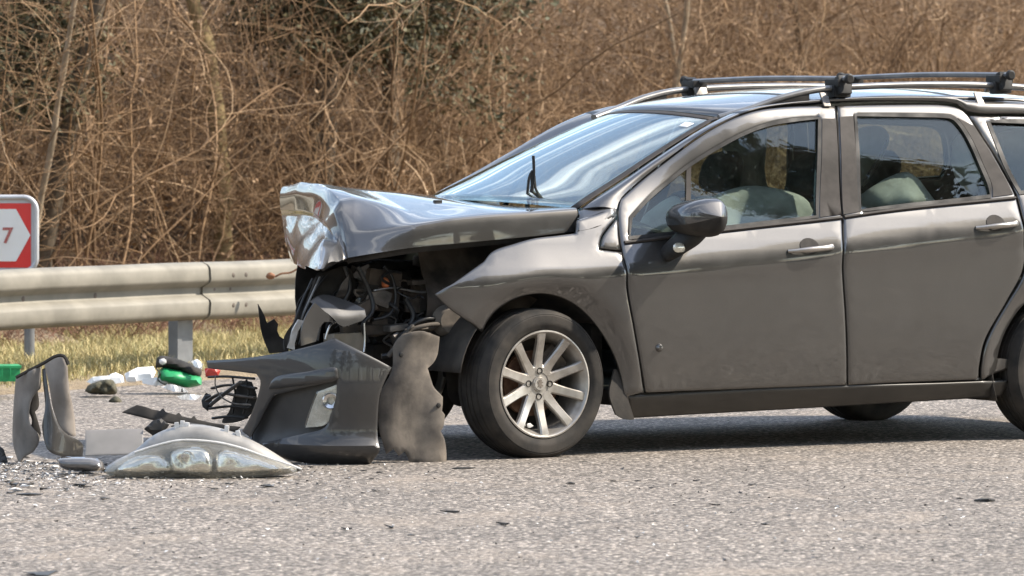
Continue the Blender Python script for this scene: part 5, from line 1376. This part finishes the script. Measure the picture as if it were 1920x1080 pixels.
for i, (row, ii, s, t) in enumerate(spots):
    k = rs_.randrange(10) if i >= 10 else i
    o = protos[k] if i < 10 else copy_tree(protos[k])
    put_at(o, s, t, rs_.uniform(0, 6.28), rs_.uniform(.62, .92), rs_.uniform(-.2, .2))
    uu = view(rail_pt(s, t)+Vector((0, 0, 1)))[0]; wh = next(w for lim, w in LAND if uu < lim)
    o['label'] = kinds[k % 4][0]+', '+ROWS[row]+' '+wh
# distinct trunks in the thicket
def sapling(u, t, h, r, m, tm, lab, lean=0., seed=0, moss=False):
    rg = np.random.default_rng(seed); root = thing('thicket_tree', lab, 'tree'); s = view_s(u, t); put_at(root, s, t, 0)
    P = walk(rg, (0, 0, -.2), (lean, 0, 1), h, 16, .05, 0.); P[:, 0] += np.sin(np.linspace(0, 5, len(P)))*.05
    fast_mesh('trunk', *segs_mesh([(P, np.linspace(r, r*.45, len(P))*(1+.12*rg.normal(0, 1, len(P)))) ], 12), M[m], root)
    br = []
    for b in range(46):
        i = rg.integers(2, len(P)-1); a = rg.uniform(0, 6.28); d = np.array([np.cos(a), np.sin(a)*.8, rg.uniform(.0, .9)]); d /= np.linalg.norm(d)
        Q = walk(rg, P[i], d, rg.uniform(.5, 1.7), 8, .2, -.01); r1 = r*rg.uniform(.07, .17); br.append((Q, np.linspace(r1, r1*.3, len(Q))))
        for c in range(6):
            j = rg.integers(1, len(Q)-1); d3 = rg.normal(0, 1, 3); d3 /= np.linalg.norm(d3); W = walk(rg, Q[j], d3, rg.uniform(.2, .6), 5, .25, 0); br.append((W, np.linspace(r1*.45, r1*.2, len(W))))
    fast_mesh('branches', *segs_mesh(br, 4), M[tm], root); return root
sapling(412, 3.9, 3.9, .075, 'trunk_moss', 'twig_pale', 'thick yellowish mossy trunk standing above the guardrail joint', 0., 1)
sapling(842, 4.3, 3.8, .05, 'trunk_dark', 'twig_brown', 'dark straight trunk standing behind the crumpled bonnet', 0., 2)
sapling(1213, 4.0, 3.6, .034, 'trunk_pale', 'twig_pale', 'slender pale trunk rising behind the windscreen top', .0, 3)
sapling(28, 3.5, 3.4, .026, 'trunk_pale', 'twig_pale', 'pale crooked trunk leaning at the left picture edge above the sign', .14, 4)
sapling(1270, 4.2, 3.4, .022, 'trunk_pale', 'twig_brown', 'thin pale stem beside the slender pale trunk', .03, 5)
sapling(565, 4.6, 3.6, .05, 'trunk_dark', 'twig_brown', 'dark trunk half hidden in brush above the bonnet front', -.04, 6)
sapling(1500, 4.6, 3.6, .04, 'trunk_dark', 'twig_brown', 'dark trunk behind the roof bars', .05, 7)
# evergreen foliage hanging into the top of the picture
def evergreen(u, t, h, w, zc, n, lab, seed):
    rg = np.random.default_rng(seed); root = thing('evergreen_tree', lab, 'tree'); s = view_s(u, t); put_at(root, s, t, 0)
    P = walk(rg, (0, 0, -.2), (.05, 0, 1), h, 12, .04, 0); fast_mesh('trunk', *segs_mesh([(P, np.linspace(.08, .03, len(P)))], 9), M['trunk_dark'], root)
    br = []; pts = []
    for b in range(60):
        z = zc+abs(rg.normal(0, .6)); a = rg.uniform(0, 6.28); d = np.array([np.cos(a), np.sin(a), rg.uniform(-.25, .25)])
        Q = walk(rg, (rg.normal(0, .1), rg.normal(0, .1), z), d, w*rg.uniform(.4, 1.1), 9, .14, -.02); br.append((Q, np.linspace(.012, .004, len(Q))))
        for j in range(2, len(Q)): pts.append(Q[j]+rg.normal(0, .09, (int(n/60/8), 3)))
    fast_mesh('branches', *segs_mesh(br, 4), M['trunk_dark'], root); pts = np.concatenate(pts)
    fast_mesh('crown', *leaf_quads(rg, pts, .026, .45), M['ivy'], root, False); return root
evergreen(720, 3.9, 4.2, 1.25, 1.75, 22000, 'dark olive evergreen with hanging foliage at the top centre of the thicket', 11)
evergreen(590, 3.9, 4, .7, 1.85, 9000, 'small olive evergreen clump left of the dark evergreen', 12)
evergreen(60, 3.8, 3.4, .55, 1.3, 6000, 'small olive evergreen clump in the brush above the sign', 13)
# dense fill of the thicket: fine twigs nobody could count
rg = np.random.default_rng(77); paths = []
for k in range(46000):
    t = 3.6+abs(rg.normal(0, 1.0))*2.2; u = rg.uniform(-300, 2230); s = view_s(u, t); p = rail_pt(s, t)
    z0 = ground_z(s, min(t, 17))+rg.uniform(0, 1)**1.2*2.7
    if noise.noise(Vector((p.x*1.1, p.y*.6, z0*1.5)))+.55*noise.noise(Vector((p.x*3.1, p.y*2, z0*3.3))) < rg.normal(.06, .14): continue
    a = rg.uniform(0, 6.28); up = rg.normal(.5, .55); d = np.array([np.cos(a), np.sin(a), up]); d /= np.linalg.norm(d)
    L = rg.uniform(.25, 1.0); r = rg.uniform(.0014, .0042)
    P = walk(rg, (p.x, p.y, z0), d, L, 5, .22, -.05); paths.append((P, np.linspace(r, r*.45, len(P))))
o = fast_mesh('thicket_twigs', *segs_mesh(paths, 3), M['twig_dark']); o['kind'] = 'stuff'; o['label'] = 'dense tangle of fine brown twigs filling the bank'; o['category'] = 'thicket'
pts = np.array([(lambda p, z: (p.x, p.y, z))(rail_pt(view_s(u, t), t), ground_z(0, min(t, 17))+z) for u, t, z in zip(rg.uniform(-300, 2230, 52000), 3.6+np.abs(rg.normal(0, 1, 52000))*1.8, rg.uniform(0, 1, 52000)**1.5*2.5)])
o = fast_mesh('thicket_leaves', *leaf_quads(rg, pts, .016, .5), M['dead_leaf'], None, False); o['kind'] = 'stuff'; o['label'] = 'withered leaves hanging in the thicket on the bank'; o['category'] = 'leaves'
# low reddish brambles along its foot
paths = []
for k in range(7000):
    t = rg.uniform(2.7, 4.1); u = rg.uniform(-300, 2230); s = view_s(u, t); p = rail_pt(s, t)
    a = rg.uniform(0, 6.28); d = np.array([np.cos(a)*.6, np.sin(a)*.6, 1.]); d /= np.linalg.norm(d); L = rg.uniform(.25, .95)*(.6+.4*noise.noise(Vector((p.x*.8, p.y*.8, 0)))); r = rg.uniform(.0016, .0042)
    P = walk(rg, (p.x, p.y, ground_z(s, t)-.02), d, L, 6, .16, -.10); paths.append((P, np.linspace(r, r*.5, len(P))))
o = fast_mesh('bramble_stalks', *segs_mesh(paths, 3), M['bramble']); o['kind'] = 'stuff'; o['label'] = 'low reddish brown bramble stalks along the foot of the bank'; o['category'] = 'brambles'
# grass on the verge
def blades(n, u0, u1, t0, t1, h0, h1, seed):
    rg = np.random.default_rng(seed); V = np.zeros((n, 5, 3)); 
    for k in range(n):
        t = rg.uniform(t0, t1); s = view_s(rg.uniform(u0, u1), t); p = rail_pt(s, t)
        c = noise.noise(Vector((p.x*2.2, p.y*2.2, 1)))
        edge = min(1, max(.15, (t-t0)/.35+.25*c))
        h = rg.uniform(h0, h1)*(.75+.6*c)*edge; a = rg.uniform(0, 6.28); w = rg.uniform(.0015, .0035); ca, sa = math.cos(a), math.sin(a)
        l = h*rg.uniform(.1, .9); b = rg.uniform(0, 6.28); lx, ly = l*math.cos(b), l*math.sin(b); z = ground_z(s, t)-.01
        V[k] = ((p.x-ca*w, p.y-sa*w, z), (p.x+ca*w, p.y+sa*w, z), (p.x+ca*w*.8+lx*.35, p.y+sa*w*.8+ly*.35, z+h*.6), (p.x-ca*w*.8+lx*.35, p.y-sa*w*.8+ly*.35, z+h*.6), (p.x+lx, p.y+ly, z+h*(.98-.3*l/max(h, .01)*.5)))
    i = np.arange(n)*5; V = V.reshape(-1, 3)
    F = np.concatenate([np.stack([i, i+1, i+2], 1), np.stack([i, i+2, i+3], 1), np.stack([i+3, i+2, i+4], 1)]); return V, F
V1, F1 = blades(42000, -120, 820, -.28, 3.3, .05, .15, 3)
V2, F2 = blades(9000, 820, 2300, -.28, 3.3, .05, .15, 4)
o = fast_mesh('grass', np.concatenate([V1, V2]), np.concatenate([F1, F2+len(V1)]), M['grass'], None, False); o['kind'] = 'stuff'; o['label'] = 'dry yellow grass on the verge under the guardrail'; o['category'] = 'grass'

# ------------------------------------------------------------------ pines on the near side of the road: they stand outside the picture and mirror in the doors and side windows
def pine(seed, h):
    rg = np.random.default_rng(seed); root = thing('pine_tree', 'tall pine on the near side of the road mirrored in the side windows', 'tree', group='pines mirrored in the car')
    P = walk(rg, (0, 0, -.3), (rg.normal(0, .04), rg.normal(0, .04), 1), h, 18, .04, 0); fast_mesh('trunk', *segs_mesh([(P, np.linspace(.22, .05, len(P)))], 10), M['trunk_dark'], root)
    br = []; pts = []
    for b in range(70):
        i = int(rg.integers(4, len(P)-1)); f = i/len(P); a = rg.uniform(0, 6.28); L = (1.15-f)*h*.34*rg.uniform(.6, 1.1)
        Q = walk(rg, P[i], (math.cos(a), math.sin(a), rg.uniform(-.05, .45)), L, 9, .12, 0); br.append((Q, np.linspace(.05*(1.2-f), .012, len(Q))))
        for j in range(4, len(Q)): pts.append(Q[j]+rg.normal(0, .28, (22, 3))*np.array([1, 1, .45]))
    fast_mesh('branches', *segs_mesh(br, 5), M['trunk_dark'], root); fast_mesh('crown', *leaf_quads(rg, np.concatenate(pts), .16, .35), M['needles'], root, False); return root
pp = [pine(300+k, 12+k) for k in range(3)]
PINES = [(19., 9.5, 1.7), (23.5, 8., 1.9), (28., 7.5, 2.0), (33., 8., 2.1), (9.5, 10.5, 1.0), (13.5, 12.5, 1.1), (12.0, 7.0, 1.0), (17.5, 12.0, 1.2), (16.0, 6.0, 1.1), (8.5, 5.0, .95), (21.0, 9.0, 1.2), (13.0, 1.0, 1.1), (20.0, 2.0, 1.2), (8.0, -3.0, 1.1), (26.0, 13.5, 1.3), (27.0, 6.0, 1.2), (15., -5., 1.2), (33., 12., 1.3), (3., -9., 1.1), (-4., -10., 1.2), (-11., -8., 1.2)]
for i, (x, y, sc) in enumerate(PINES):
    o = pp[i] if i < 3 else copy_tree(pp[i % 3]); o.location = (x, y, 0); o.rotation_euler = (0, 0, i*1.7); o.scale = (sc,)*3

for o in bpy.data.objects:
    if o.parent is not None and o.name.split('.')[0] in ('twig', 'branches', 'crown', 'dead_leaves') and o.type == 'MESH': o['kind'] = 'stuff'
